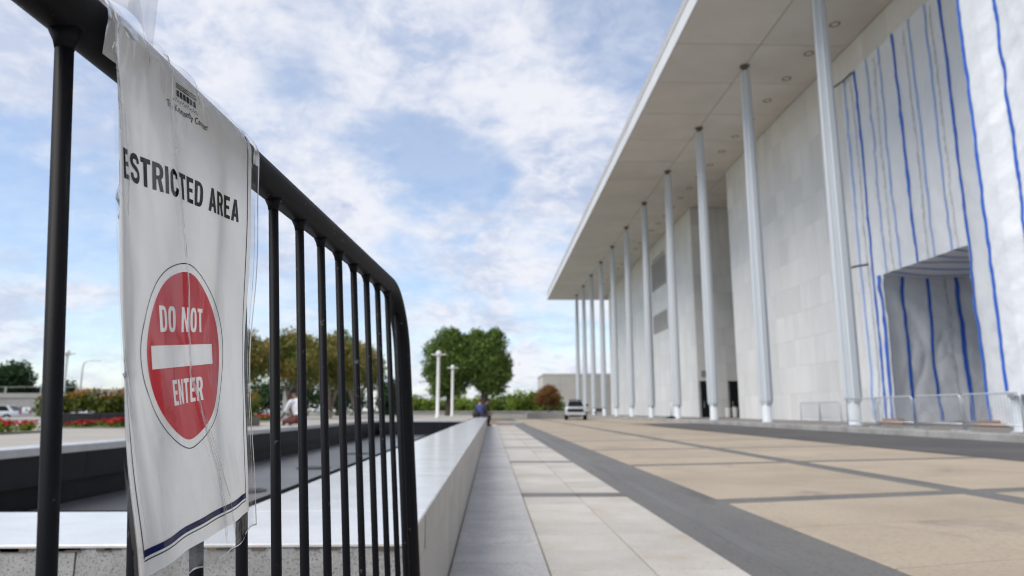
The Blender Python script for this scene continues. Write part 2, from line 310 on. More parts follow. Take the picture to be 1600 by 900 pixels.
# ------------------------------------------------------------------ mesh helpers
class MB:
    """collects vertices and faces, links them as one mesh object"""
    def __init__(s): s.v, s.f, s.m = [], [], []
    def add(s, vs, fs, mi=0):
        o = len(s.v); s.v += [tuple(v) for v in vs]
        s.f += [tuple(i + o for i in f) for f in fs]; s.m += [mi] * len(fs); return s
    def box(s, x0, x1, y0, y1, z0, z1, mi=0, bev=0.0, top=None):
        if bev <= 0:
            vs = [(x, y, z) for z in (z0, z1) for y in (y0, y1) for x in (x0, x1)]
            return s.add(vs, [(0, 2, 3, 1), (4, 5, 7, 6), (0, 1, 5, 4), (1, 3, 7, 5), (3, 2, 6, 7), (2, 0, 4, 6)], mi)
        b = bev
        def ring(z, i): return [(x0 + i, y0 + i, z), (x1 - i, y0 + i, z), (x1 - i, y1 - i, z), (x0 + i, y1 - i, z)]
        vs = ring(z0, 0) + ring(z1 - b, 0) + ring(z1, b)
        fs = [(3, 2, 1, 0), (8, 9, 10, 11)]
        for k in (0, 4):
            for i in range(4): j = (i + 1) % 4; fs.append((k + i, k + j, k + 4 + j, k + 4 + i))
        s.add(vs, fs, mi)
        if top is not None:
            s.m[-9] = top; s.m[-4:] = [top] * 4
        return s
    def prism(s, poly, z0, z1, mi=0):
        n = len(poly); vs = [(x, y, z0) for x, y in poly] + [(x, y, z1) for x, y in poly]
        fs = [tuple(range(n - 1, -1, -1)), tuple(range(n, 2 * n))] + [(i, (i + 1) % n, n + (i + 1) % n, n + i) for i in range(n)]
        return s.add(vs, fs, mi)
    def tube(s, pts, rad, n=12, mi=0, caps=True):
        pts = [Vector(p) for p in pts]; k = len(pts)
        rad = [rad] * k if isinstance(rad, (int, float)) else rad
        base = len(s.v); ref = None; vs, fs = [], []
        for i, p in enumerate(pts):
            d = (pts[min(i + 1, k - 1)] - pts[max(i - 1, 0)]).normalized()
            if ref is None:
                ref = d.orthogonal().normalized()
            ref = (ref - d * ref.dot(d)).normalized(); q = d.cross(ref)
            for j in range(n):
                a = 2 * pi * j / n; vs.append(p + (ref * cos(a) + q * sin(a)) * rad[i])
        for i in range(k - 1):
            for j in range(n):
                fs.append((i * n + j, i * n + (j + 1) % n, (i + 1) * n + (j + 1) % n, (i + 1) * n + j))
        if caps: fs += [tuple(range(n - 1, -1, -1)), tuple(range((k - 1) * n, k * n))]
        return s.add(vs, fs, mi)
    def lathe(s, prof, n=20, c=(0, 0, 0), mi=0):
        vs, fs = [], []
        for r, z in prof:
            for j in range(n):
                a = 2 * pi * j / n; vs.append((c[0] + r * cos(a), c[1] + r * sin(a), c[2] + z))
        for i in range(len(prof) - 1):
            for j in range(n): fs.append((i * n + j, i * n + (j + 1) % n, (i + 1) * n + (j + 1) % n, (i + 1) * n + j))
        fs += [tuple(range(n - 1, -1, -1)), tuple(range((len(prof) - 1) * n, len(prof) * n))]
        return s.add(vs, fs, mi)
    def grid(s, fn, us, vs_, mi=0, double=None):
        nu, nv = len(us), len(vs_)
        vs = [fn(u, v) for v in vs_ for u in us]
        fs = [(j * nu + i, j * nu + i + 1, (j + 1) * nu + i + 1, (j + 1) * nu + i) for j in range(nv - 1) for i in range(nu - 1)]
        return s.add(vs, fs, mi)
    def mesh(s, name, mats, smooth=False):
        me = bpy.data.meshes.new(name); me.from_pydata(s.v, [], s.f)
        for m in (mats if isinstance(mats, (list, tuple)) else [mats]): me.materials.append(m)
        if len(set(s.m)) > 1: me.polygons.foreach_set('material_index', s.m)
        if smooth: me.polygons.foreach_set('use_smooth', [True] * len(s.f))
        me.update(); return me
    def build(s, name, mats, parent=None, smooth=False, loc=None):
        return link(name, s.mesh(name, mats, smooth), parent, loc)
def link(name, me, parent=None, loc=None):
    o = bpy.data.objects.new(name, me); COL.objects.link(o)
    if parent is not None: o.parent = parent
    if loc is not None: o.location = loc
    return o
def empty(name, loc=(0, 0, 0), rz=0.0):
    o = bpy.data.objects.new(name, None); COL.objects.link(o)
    o.location = loc; o.rotation_euler = (0, 0, rz); o.empty_display_size = 0.2
    return o
def tag(o, label=None, cat=None, group=None, kind=None):
    if label: o['label'] = label
    if cat: o['category'] = cat
    if group: o['group'] = group
    if kind: o['kind'] = kind
    return o
def kids(o): return [c for c in bpy.data.objects if c.parent == o]
def copy_tree(o, parent=None):
    c = o.copy(); COL.objects.link(c)
    if parent is not None: c.parent = parent
    for ch in kids(o): copy_tree(ch, c)
    return c
def fr(a, b, n): return [a + (b - a) * i / (n - 1) for i in range(n)]
def smooth_angle(o, deg=40):
    o.data.polygons.foreach_set('use_smooth', [True] * len(o.data.polygons))
    o.data.set_sharp_from_angle(angle=radians(deg))
    return o

# ------------------------------------------------------------------ ground and pavements
def sheet(name, x0, x1, y0, y1, z, mat):
    o = MB().add([(x0, y0, z), (x1, y0, z), (x1, y1, z), (x0, y1, z)], [(0, 1, 2, 3)]).build(name, mat)
    return tag(o, kind='structure')
sheet('ground', -3000, 3000, -3000, 3000, -0.40, M['soil'])
MB_bed = MB().box(-0.80, 13.58, -30, 76, -0.45, -0.012)
tag(MB_bed.build('paving_bed', M['joint']), kind='structure')

def paver_mesh(w, l, mat, name='paver', h=0.03, b=0.003):
    return MB().box(-w / 2, w / 2, -l / 2, l / 2, -h, 0, bev=b).mesh(name, mat)
G = 0.008
grey = tag(empty('grey_pavement'), kind='structure')
pitch = 0.489
gm = paver_mesh(0.51 - G, pitch - G, M['grey_paver'])
y = -0.55
while y < 20:
    link('paver', gm, grey, (0.045, y + pitch / 2, random.uniform(-0.0015, 0.0012))); y += pitch
mb = MB()
while y < 41:
    mb.box(-0.21 + G / 2, 0.30 - G / 2, y + G / 2, y + pitch - G / 2, -0.03, -0.0005, bev=0.003); y += pitch
tag(mb.build('far_pavers', M['grey_paver'], grey), kind='stuff')

pale = tag(empty('pale_pavement'), kind='structure')
bandw, seg = 0.33, 4.35
mbf, mbb = MB(), MB()
wl_ = {}
for k in range(-2, 8):
    yb = 6.69 + seg * k
    for (x0, x1) in ((0.30, 0.83), (0.83, 1.29)):
        if yb < 20: 
            key = (round(x1 - x0, 2), 'b')
            if key not in wl_: wl_[key] = paver_mesh(x1 - x0 - G, bandw - G, M['band'], 'band_paver')
            link('band_paver', wl_[key], pale, ((x0 + x1) / 2, yb + bandw / 2, random.uniform(-0.001, 0.001)))
        else: mbb.box(x0 + G / 2, x1 - G / 2, yb + G / 2, yb + bandw - G / 2, -0.03, -0.0005, bev=0.003)
        p = (seg - bandw) / 8
        for i in range(8):
            ya = yb + bandw + p * i
            if ya > 38.2: continue
            if ya < 20:
                key = (round(x1 - x0, 2), 'w')
                if key not in wl_: wl_[key] = paver_mesh(x1 - x0 - G, p - G, M['white_paver'])
                link('paver', wl_[key], pale, ((x0 + x1) / 2, ya + p / 2, random.uniform(-0.0015, 0.0015)))
            else: mbf.box(x0 + G / 2, x1 - G / 2, ya + G / 2, ya + p - G / 2, -0.03, -0.0005, bev=0.003)
tag(mbf.build('far_pavers', M['white_paver'], pale), kind='stuff')
tag(mbb.build('far_band_pavers', M['band'], pale), kind='stuff')

road = tag(empty('dark_paving_grid'), kind='structure')
MB().box(1.293, 8.6, -30, 76, -0.2, -0.0062).build('dark_band_surface', M['band'], road)
MB().box(8.6, 13.58, 44.8, 76, -0.2, -0.0062).build('dark_band_surface', M['band'], road)
MB().box(1.50, 1.62, -30, 62, -0.05, -0.0048).build('gutter_strip', M['gutter'], road)
tanp = tag(empty('tan_plaza'), kind='structure')
SK = 0.25
def panel(x0, x1, ya, yb):
    poly = [(x0, ya + SK * (x0 - 2.09)), (x1, ya + SK * (x1 - 2.09)), (x1, yb + SK * (x1 - 2.09)), (x0, yb + SK * (x0 - 2.09))]
    e = 0.004
    n = 4; vs = [(x, y, -0.05) for x, y in poly] + [(x, y, -e) for x, y in poly]
    cx = sum(p[0] for p in poly) / 4; cy = sum(p[1] for p in poly) / 4
    vs += [(cx + (x - cx) * (1 - .004 / abs(x - cx)), cy + (y - cy) * (1 - .004 / abs(y - cy)), 0.0) for x, y in poly]
    fs = [(3, 2, 1, 0), (8, 9, 10, 11)] + [(k + i, k + (i + 1) % 4, k + 4 + (i + 1) % 4, k + 4 + i) for k in (0, 4) for i in range(4)]
    MB().add(vs, fs).build('plaza_panel', M['tan'], tanp)
PS = 4.07
for k in range(-3, 16):
    yb = 6.49 + PS * k
    for (x0, x1) in ((2.09, 4.62), (5.02, 8.48)):
        w3 = (PS - 0.32) / 3
        for q in range(3): panel(x0, x1, yb + w3 * q, yb + w3 * (q + 1) - (.012 if q < 2 else 0))
    if k >= 9: panel(8.86, 13.4, yb, yb + PS - 0.32)
rd = MB().add([(8.6, -30, -0.003), (13.6, -30, -0.003), (13.6, 44.8, -0.003), (9.9, 44.8, -0.003), (8.75, 37.5, -0.003)], [(0, 1, 2, 3, 4)]).build('asphalt_road', M['asphalt'])
tag(rd, kind='structure')

kerb = tag(empty('kerb'), kind='structure')
km = MB().box(-0.16, 0.16, -1.18, 1.18, -0.2, 0.2, bev=0.02).mesh('kerb_stone', M['kerb'])
for i in range(-4, 53):
    link('kerb_stone', km, kerb, (13.75 + random.uniform(-.006, .006), 1.2 + i * 2.38, random.uniform(-.006, .004)))
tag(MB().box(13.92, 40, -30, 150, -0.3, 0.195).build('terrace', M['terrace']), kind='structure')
st = MB().box(0.35, 2.1, 44.0, 47.5, -0.1, 0.10, bev=0.02).build('plaza_step', M['kerb'])
tag(st, kind='structure')

# ------------------------------------------------------------------ fountain ledge and basin
ledge = tag(empty('stone_ledge', (-0.5, 1.72, 0)), 'low ledge of pale granite with polished white top round the empty fountain basin', 'ledge')
def lp(mb, name, mat): 
    o = mb.build(name, mat, ledge); o.location = (0.5, -1.72, 0); return o
MB_core = MB().box(-0.775, -0.252, 2.24, 38.0, -0.3, 0.368).box(-9, -0.252, 1.763, 2.235, -0.3, 0.480)
lp(MB_core, 'ledge_core', M['stone_joint'])
# side blocks (facing the pavement), cap slabs along the run
y = 1.722
L = 1.83
while y < 38:
    L1 = min(L, 38 - y)
    lp(MB().box(-0.25, -0.211, y + .002, y + L1 - .002, -0.02, 0.365, bev=0.002), 'side_block', M['side_granite'])
    y0 = y if y > 1.8 else 2.262
    lp(MB().box(-0.795, -0.205, y0 + .0015, y + L1 - .0015, 0.374, 0.49, bev=0.004, top=1), 'cap_slab', [M['side_granite'], M['cap']])
    y += L1
lp(MB().box(-0.25, -0.2085, 1.7635, 2.2605, 0.3735, 0.4795), 'corner_block', M['side_granite'])
lp(MB().box(-0.2095, -0.204, 1.722, 38, -0.006, 0.006), 'grime_line', M['grime'])
x = -0.205
xs = [-0.205, -0.975, -2.2, -3.4, -4.6, -5.8, -7.0, -8.2]
for a, b_ in zip(xs, xs[1:]):
    lp(MB().box(b_ + .0025, a - .0025, 1.720, 1.762, -0.02, 0.480, bev=0.003), 'face_block', M['rough_granite'])
lp(MB().box(-8.2, -0.797, 1.718, 2.26, 0.482, 0.49, bev=0.003).box(-0.797, -0.205, 1.718, 1.7195 + .54, 0.482, 0.49, bev=0.003), 'cap_slab', M['cap'])
lp(MB().box(-0.84, -0.797, 2.30, 37.9, 0.30, 0.4885), 'inner_edge', M['black_seal'])
lp(MB().box(-8.2, -0.797, 2.2625, 2.297, 0.30, 0.4885), 'inner_edge', M['black_seal'])
# rusty grime drips below the front lip
mb = MB()
for i in range(46):
    xx = random.uniform(-2.0, -0.25); w = random.uniform(.01, .06); h = random.uniform(.003, .009)
    mb.box(xx, xx + w, 1.7175, 1.7205, 0.4815 - h, 0.4825)
tag(lp(mb, 'grime_stain', M['grime']), kind='stuff')

pf = sheet('pool_floor', -4.12, -0.8, 2.24, 26.0, -0.075, M['pool_floor'])
basin = tag(empty('basin_wall', (-4.2, 12, 0)), 'far wall of the drained basin, black granite panels under a white coping', 'wall')
def bp_(mb, name, mat): 
    o = mb.build(name, mat, basin); o.location = (4.2, -12, 0); return o
y = 1.0
while y < 26:
    bp_(MB().box(-4.15, -4.10, y + .003, y + 2.08 - .003, 0.135, 0.40, bev=0.003), 'upper_panel', M['black_wall'])
    bp_(MB().box(-4.22, -4.17, y + .003, y + 2.08 - .003, -0.1, 0.132, bev=0.003), 'lower_panel', M['black_wall'])
    bp_(MB().box(-4.42, -4.09, y + .003, y + 2.08 - .003, 0.402, 0.475, bev=0.004), 'coping_stone', M['cap'])
    y += 2.08
x = -4.1
for i in range(3):
    bp_(MB().box(x + .003, x + 1.1 - .003, 25.95, 26.0, -0.1, 0.40, bev=0.003), 'end_panel', M['black_wall'])
    bp_(MB().box(x + .003, x + 1.1 - .003, 25.94, 26.3, 0.402, 0.475, bev=0.004), 'coping_stone', M['cap'])
    x += 1.1
def drain(x, y, label):
    d = tag(empty('floor_drain', (x, y, -0.075)), label, 'drain', 'round drains in the basin floor')
    MB().lathe([(0.26, 0), (0.26, 0.012), (0.20, 0.016), (0.19, 0.006), (0.0, 0.006)], 24).build('drain_ring', M['black'], d)
    MB().lathe([(0.17, 0.007), (0.17, 0.020), (0.05, 0.034), (0.0, 0.035)], 20).build('drain_cover', M['dark_metal'], d)
drain(-2.75, 7.9, 'black round drain on the basin floor, nearest of the row of drains')
drain(-2.75, 11.0, 'black round drain on the basin floor, in the middle of the row')
drain(-2.75, 14.6, 'black round drain on the basin floor, farthest of the row')

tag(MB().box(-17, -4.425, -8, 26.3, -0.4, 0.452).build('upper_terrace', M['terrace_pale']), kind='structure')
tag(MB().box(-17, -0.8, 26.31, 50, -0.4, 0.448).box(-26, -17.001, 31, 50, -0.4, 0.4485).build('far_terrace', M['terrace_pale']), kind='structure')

# ------------------------------------------------------------------ black crowd barricade
BO = Vector((-.2744, .3979, 1.0515)); BD = Vector((.059, .9983, .0015)).normalized(); BB = Vector((-.0702, .0027, .9975))
BB = (BB - BD * BB.dot(BD)).normalized(); BC = BD.cross(BB)
BM = Matrix(((BD.x, BB.x, BC.x, BO.x), (BD.y, BB.y, BC.y, BO.y), (BD.z, BB.z, BC.z, BO.z), (0, 0, 0, 1)))
barr = tag(empty('crowd_barricade'), 'black steel crowd barricade with thin upright bars carrying the restricted area notice', 'barricade')
barr.matrix_world = BM
AS, AE, RB, LOW = -0.72, 1.13, 0.12, -0.90      # start post, end post, corner radius, bottom rail
pts = [(AS, -1.03, 0), (AS, -RB, 0)]
pts += [(AS + RB - RB * cos(t), -RB + RB * sin(t), 0) for t in fr(0.15, pi / 2, 7)]
pts += [(x, 0, 0) for x in fr(AS + RB + .1, AE - RB - .06, 14)]
pts += [(AE - RB * 1.15 + RB * 1.15 * sin(t), -RB * 1.15 + RB * 1.15 * cos(t), 0) for t in fr(0.0, pi / 2 - .1, 10)]
pts += [(AE, -RB * 1.15 - .02, 0), (AE, -0.4, 0), (AE, -1.03, 0)]
o = MB().tube([(p[0], p[1] + .003, p[2]) for p in pts], 0.0180, 24).build('frame_tube', M['barricade'], barr, smooth=True)
MB().tube([(AS, LOW, 0), (AE, LOW, 0)], 0.0165, 16).build('bottom_rail', M['barricade'], barr, smooth=True)
pm = MB().tube([(0, LOW + .008, 0), (0, -0.5, 0), (0, -0.0105, 0)], 0.0054, 14).mesh('picket', M['barricade'], True)
wm = MB().tube([(0, -0.026, 0), (0, -0.0205, 0), (0, -0.0125, 0)], [0.0056, 0.0066, 0.0098], 14).mesh('weld', M['barricade'], True)
for k in range(-7, 13):
    a = 0.0093 + .089 * k
    p = link('picket', pm, barr, (a, 0, 0))
    p.rotation_euler = (0, 0, .021 * max(0, 1 - max(k, 0) / 4) + random.uniform(-.0012, .0012))
    link('weld', wm, p)
for a in (AS, AE):
    MB().box(a - .03, a + .03, -1.056, -1.03, -.26, .26, bev=.004).build('foot', M['barricade'], barr)

# ------------------------------------------------------------------ the notice in its plastic sleeve
SU= [-0.127, -0.117, -0.108, -0.098, -0.085, -0.065, -0.03, 0, 0.03, 0.065, 0.1, 0.118, 0.134]
SV= [-0.06, -0.01, 0.03, 0.06, 0.1, 0.17, 0.24, 0.3, 0.36, 0.4]
ST=[
  [[0.0133,0.0744,0.0232],[0.014,0.0745,0.0232],[0.0152,0.0747,0.0232],[0.0173,0.0749,0.0232],[0.0227,0.0755,0.0232],[0.0397,0.0774,0.0232],[0.0721,0.0809,0.0232],[0.0998,0.084,0.0232],[0.1338,0.0878,0.0232],[0.1735,0.0921,0.0232],[0.2131,0.0965,0.0232],[0.2335,0.0988,0.0232],[0.2517,0.1008,0.0232]],
  [[0.0188,0.0247,0.0232],[0.0195,0.0248,0.0232],[0.0206,0.025,0.0232],[0.0228,0.0252,0.0232],[0.0282,0.0258,0.0232],[0.0452,0.0277,0.0232],[0.0775,0.0312,0.0232],[0.1053,0.0343,0.0232],[0.1393,0.0381,0.0232],[0.1789,0.0424,0.0232],[0.2186,0.0468,0.0232],[0.239,0.0491,0.0232],[0.2571,0.0511,0.0232]],
  [[0.0213,-0.0162,0.0232],[0.022,-0.0161,0.0232],[0.0231,-0.016,0.0232],[0.0253,-0.0158,0.0232],[0.0306,-0.0152,0.0232],[0.0476,-0.0133,0.0232],[0.0798,-0.0097,0.0232],[0.1074,-0.0067,0.0232],[0.1412,-0.003,0.0232],[0.1833,0.0027,0.0232],[0.223,0.0071,0.0232],[0.2434,0.0093,0.0232],[0.2615,0.0113,0.0232]],
  [[0.0372,-0.0389,0.0152],[0.0342,-0.0409,0.0176],[0.0324,-0.0423,0.0194],[0.032,-0.0435,0.021],[0.0354,-0.044,0.0223],[0.0524,-0.0421,0.0223],[0.0848,-0.0386,0.0223],[0.1125,-0.0355,0.0223],[0.1467,-0.0316,0.0221],[0.1879,-0.0266,0.0214],[0.2298,-0.0213,0.0205],[0.2516,-0.0185,0.02],[0.2711,-0.016,0.0195]],
  [[0.0523,-0.0748,0.0086],[0.0507,-0.0759,0.0101],[0.045,-0.0788,0.0144],[0.041,-0.0814,0.0182],[0.0419,-0.0828,0.021],[0.059,-0.0809,0.021],[0.0914,-0.0773,0.021],[0.1193,-0.0743,0.021],[0.1519,-0.0705,0.0207],[0.193,-0.0651,0.0191],[0.2357,-0.0592,0.0169],[0.2582,-0.056,0.0157],[0.2785,-0.0531,0.0145]],
  [[0.0605,-0.148,0.0086],[0.0613,-0.148,0.0086],[0.0625,-0.1478,0.0086],[0.0571,-0.1497,0.0132],[0.0566,-0.1507,0.0168],[0.0725,-0.1491,0.0173],[0.1015,-0.1463,0.0189],[0.1272,-0.1437,0.0196],[0.1589,-0.1399,0.0185],[0.2017,-0.1342,0.0148],[0.2442,-0.1286,0.0116],[0.2649,-0.126,0.0106],[0.2831,-0.1238,0.0099]],
  [[0.0687,-0.2212,0.0086],[0.0695,-0.2211,0.0086],[0.0707,-0.221,0.0086],[0.0705,-0.221,0.0101],[0.0699,-0.2211,0.0136],[0.0846,-0.2195,0.0146],[0.1097,-0.2167,0.0178],[0.1333,-0.2141,0.0192],[0.1632,-0.2108,0.0174],[0.2057,-0.2061,0.0121],[0.2453,-0.2017,0.0086],[0.2616,-0.1999,0.0086],[0.2762,-0.1983,0.0086]],
  [[0.0772,-0.2838,0.0086],[0.079,-0.2836,0.0086],[0.0814,-0.2833,0.0086],[0.0851,-0.2828,0.009],[0.0882,-0.2817,0.0125],[0.1026,-0.2798,0.0136],[0.1244,-0.2766,0.017],[0.1454,-0.274,0.0185],[0.1735,-0.2713,0.0166],[0.2142,-0.2681,0.0111],[0.2491,-0.2648,0.0086],[0.2641,-0.2632,0.0086],[0.2775,-0.2617,0.0086]],
  [[0.0883,-0.3461,0.0086],[0.0922,-0.3456,0.0086],[0.0976,-0.345,0.0086],[0.1016,-0.3436,0.0107],[0.1042,-0.3415,0.0147],[0.1172,-0.3395,0.0158],[0.1359,-0.3356,0.0197],[0.1547,-0.3328,0.0214],[0.1816,-0.3308,0.0193],[0.2221,-0.3292,0.0131],[0.2588,-0.3271,0.009],[0.2738,-0.3256,0.0086],[0.2863,-0.3242,0.0086]],
  [[0.0929,-0.3879,0.0086],[0.0968,-0.3875,0.0086],[0.1023,-0.3869,0.0086],[0.1016,-0.3841,0.0132],[0.1036,-0.3812,0.0175],[0.1162,-0.379,0.0187],[0.134,-0.3745,0.0228],[0.1523,-0.3713,0.0246],[0.1793,-0.3698,0.0224],[0.2206,-0.3694,0.0157],[0.2577,-0.368,0.0113],[0.273,-0.3666,0.0108],[0.2852,-0.3652,0.0109]],
]

RW = 0.0222
def catmull(p0, p1, p2, p3, t):
    return [0.5 * (2 * b + (c - a) * t + (2 * a - 5 * b + 4 * c - d) * t * t + (3 * b - a - 3 * c + d) * t ** 3) for a, b, c, d in zip(p0, p1, p2, p3)]
def locate(x, xs):
    n = len(xs)
    for i in range(n - 1):
        if x <= xs[i + 1] or i == n - 2: return i, (x - xs[i]) / (xs[i + 1] - xs[i])
def spline(row, i, t):
    n = len(row)
    g = lambda k: row[k] if 0 <= k < n else ([2 * a - b for a, b in zip(row[0], row[1])] if k < 0 else [2 * a - b for a, b in zip(row[-1], row[-2])])
    return catmull(g(i - 1), g(i), g(i + 1), g(i + 2), min(max(t, -0.3), 1.3))
def flat(u, v):
    i, t = locate(u, SU); j, q = locate(v, SV)
    rows = [spline(ST[min(max(j + k, 0), len(SV) - 1)], i, t) for k in (-1, 0, 1, 2)]
    return catmull(*rows, min(max(q, 0), 1))
def raw(u, v):
    a, b, c = flat(u, v)
    if b > 0:                                    # round the rail and down its back
        ph = b / RW
        return Vector((a, RW * sin(ph), RW * cos(ph)))
    # loose paper: slight broad ripples
    c += 0.0012 * sin(u * 46 + v * 14) * min(1, -b / .05) + 0.0009 * sin(u * 90 - v * 33 + 1.0) * min(1, -b / .08)
    return Vector((a, b, c))
def surf(u, v, off=0.0):
    p = raw(u, v)
    if off == 0: return p
    e = .0015
    n = (raw(u + e, v) - raw(u - e, v)).cross(raw(u, v - e) - raw(u, v + e))
    n.normalize()
    if p.y < 0 and n.z < 0: n = -n
    return p + n * off
sign = empty('restricted_area_notice')
sign.matrix_world = BM
tag(sign, 'white restricted area notice with red disc in clear plastic, hung over the black rail', 'sign')
UL, UR, VT, VB = -0.116, 0.1200, -0.022, 0.376
def left_edge(v): return -.1005 - .0155 * min(1, max(0, (v - .13) / .15)) + .0012 * sin(v * 60)
vv = fr(VT, VB, 110)
pb = MB().grid(lambda q, v: surf(left_edge(v) + (UR - left_edge(v)) * q, v, 0.0), fr(0, 1, 60), vv)      # one sheet of paper
paper = pb.build('paper', M['paper'], sign, smooth=True)

def patch(name, poly_uv, mat, off, nsub=1):
    """flat print: a polygon of (u, v) points laid on the paper"""
    me = bpy.data.meshes.new(name); bm = bmesh.new()
    bm.faces.new([bm.verts.new((u, v, 0)) for u, v in poly_uv])
    bmesh.ops.triangulate(bm, faces=bm.faces[:])
    for _ in range(6):
        es = [e for e in bm.edges if e.calc_length() > 0.007]
        if not es: break
        bmesh.ops.subdivide_edges(bm, edges=es, cuts=1); bmesh.ops.triangulate(bm, faces=bm.faces[:])
    for v in bm.verts: v.co = surf(v.co.x, v.co.y, off)
    bm.to_mesh(me); bm.free(); me.materials.append(mat)
    return link(name, me, sign)
def rect(u0, u1, v0, v1): 
    n = max(2, int(abs(u1 - u0) / .006)); m = max(2, int(abs(v1 - v0) / .006))
    return [(u, v0) for u in fr(u0, u1, n)] + [(u1, v) for v in fr(v0, v1, m)[1:]] + [(u, v1) for u in fr(u1, u0, n)[1:]] + [(u0, v) for v in fr(v1, v0, m)[1:-1]]
def gridpatch(name, u0, u1, v0, v1, mat, off):
    n = max(2, int(abs(u1 - u0) / .003) + 1); m = max(2, int(abs(v1 - v0) / .003) + 1)
    return MB().grid(lambda u, v: surf(u, v, off), fr(u0, u1, n), fr(v0, v1, m)).build(name, mat, sign)
CU, CV = 0.0, 0.2377
def disc(name, r0, r1, mat, off):
    n = 96; rs = fr(r0, r1, max(2, int((r1 - r0) / .004) + 1))
    mb = MB(); vs = [surf(CU + r * cos(2 * pi * j / n), CV + r * sin(2 * pi * j / n), off) for r in rs for j in range(n)]
    fs = [(i * n + j, i * n + (j + 1) % n, (i + 1) * n + (j + 1) % n, (i + 1) * n + j) for i in range(len(rs) - 1) for j in range(n)]
    return mb.add(vs, fs).build(name, mat, sign, smooth=True)
disc('circle_outline', 0.0692, 0.0700, M['ink'], 0.0003)
gridpatch('border_line', 0.1102, 0.1118, 0.030, 0.366, M['navy'], 0.0004)
gridpatch('border_line', -0.1064, -0.1048, 0.215, 0.366, M['navy'], 0.0004)
gridpatch('border_line', -0.1060, 0.1117, 0.3615, 0.3652, M['navy'], 0.0004)
gridpatch('border_line', -0.1060, 0.1117, 0.3667, 0.3674, M['ink'], 0.0004)
# condensed bold capitals drawn as outlines (outer loop, then holes) in a cell one unit high
def _arc(pts, n=6):
    out = []
    for i in range(len(pts)):
        p0, p1, p2, p3 = pts[i - 1], pts[i], pts[(i + 1) % len(pts)], pts[(i + 2) % len(pts)]
        for k in range(n): out.append(tuple(catmull(p0, p1, p2, p3, k / n)))
    return out
def _oval(x0, x1, y0, y1, e=2.9, n=36):
    out = []
    for k in range(n):
        a = 2 * pi * k / n; c_, s_ = cos(a), sin(a)
        out.append(((x0 + x1) / 2 + (x1 - x0) / 2 * math.copysign(abs(c_) ** (2 / e), c_), (y0 + y1) / 2 + (y1 - y0) / 2 * math.copysign(abs(s_) ** (2 / e), s_)))
    return out
def _right(x0, x1, y0, y1, e=2.6, n=14):
    """straight left side, bowl on the right"""
    xm = x0 + (x1 - x0) * .45; out = [(x0, y0)]
    for k in range(n + 1):
        a = -pi / 2 + pi * k / n; c_, s_ = max(cos(a), 0), sin(a)
        out.append((xm + (x1 - xm) * c_ ** (2 / e), (y0 + y1) / 2 + (y1 - y0) / 2 * math.copysign(abs(s_) ** (2 / e), s_)))
    return out + [(x0, y1)]
def _thick(path, t):
    path = [Vector((x, y)) for x, y in path]; L_, R_ = [], []
    for i, p in enumerate(path):
        d = (path[min(i + 1, len(path) - 1)] - path[max(i - 1, 0)]).normalized(); q = Vector((-d.y, d.x)) * t / 2
        L_.append(tuple(p + q)); R_.append(tuple(p - q))
    return L_ + R_[::-1]
def _open(pts, n=7):
    out = []
    for i in range(len(pts) - 1):
        p0 = pts[max(i - 1, 0)]; p3 = pts[min(i + 2, len(pts) - 1)]
        for k in range(n): out.append(tuple(catmull(p0, pts[i], pts[i + 1], p3, k / n)))
    return out + [pts[-1]]
SWAP = [(.455, .70), (.42, .86), (.275, .922), (.13, .86), (.10, .72), (.16, .60), (.30, .51), (.43, .40), (.455, .25), (.40, .13), (.27, .078), (.13, .14), (.09, .30)]
GLYPH = {
 'E': (.48, [[(0, 0), (.47, 0), (.47, .16), (.19, .16), (.19, .425), (.42, .425), (.42, .58), (.19, .58), (.19, .84), (.46, .84), (.46, 1), (0, 1)]]),
 'T': (.50, [[(.155, 0), (.345, 0), (.345, .84), (.50, .84), (.50, 1), (0, 1), (0, .84), (.155, .84)]]),
 'I': (.19, [[(0, 0), (.19, 0), (.19, 1), (0, 1)]]),
 'N': (.56, [[(0, 0), (.18, 0), (.18, .60), (.37, 0), (.56, 0), (.56, 1), (.38, 1), (.38, .42), (.19, 1), (0, 1)]]),
 'A': (.60, [[(0, 0), (.19, 0), (.235, .20), (.365, .20), (.41, 0), (.60, 0), (.40, 1), (.20, 1)], [(.27, .35), (.33, .35), (.30, .70)]]),
 'R': (.55, [[(0, 0), (.19, 0), (.19, .39), (.25, .39), (.35, 0), (.55, 0), (.425, .43), (.50, .52), (.535, .64), (.535, .76), (.50, .90), (.42, .975), (.30, 1), (0, 1)], [(.19, .54), (.28, .54), (.335, .58), (.35, .69), (.335, .80), (.28, .85), (.19, .85)]]),
 'D': (.54, [_right(0, .54, 0, 1), _right(.19, .355, .155, .845)]),
 'O': (.56, [_oval(0, .56, -.01, 1.01), _oval(.195, .365, .15, .85)]),
 'C': (.54, [_thick(_open([(.455, .33), (.43, .17), (.28, .075), (.13, .16), (.098, .40), (.098, .60), (.13, .84), (.28, .925), (.43, .83), (.455, .67)]), .185)]),
 'S': (.54, [_thick(_open(SWAP), .175)]),
 ' ': (.24, []),
}
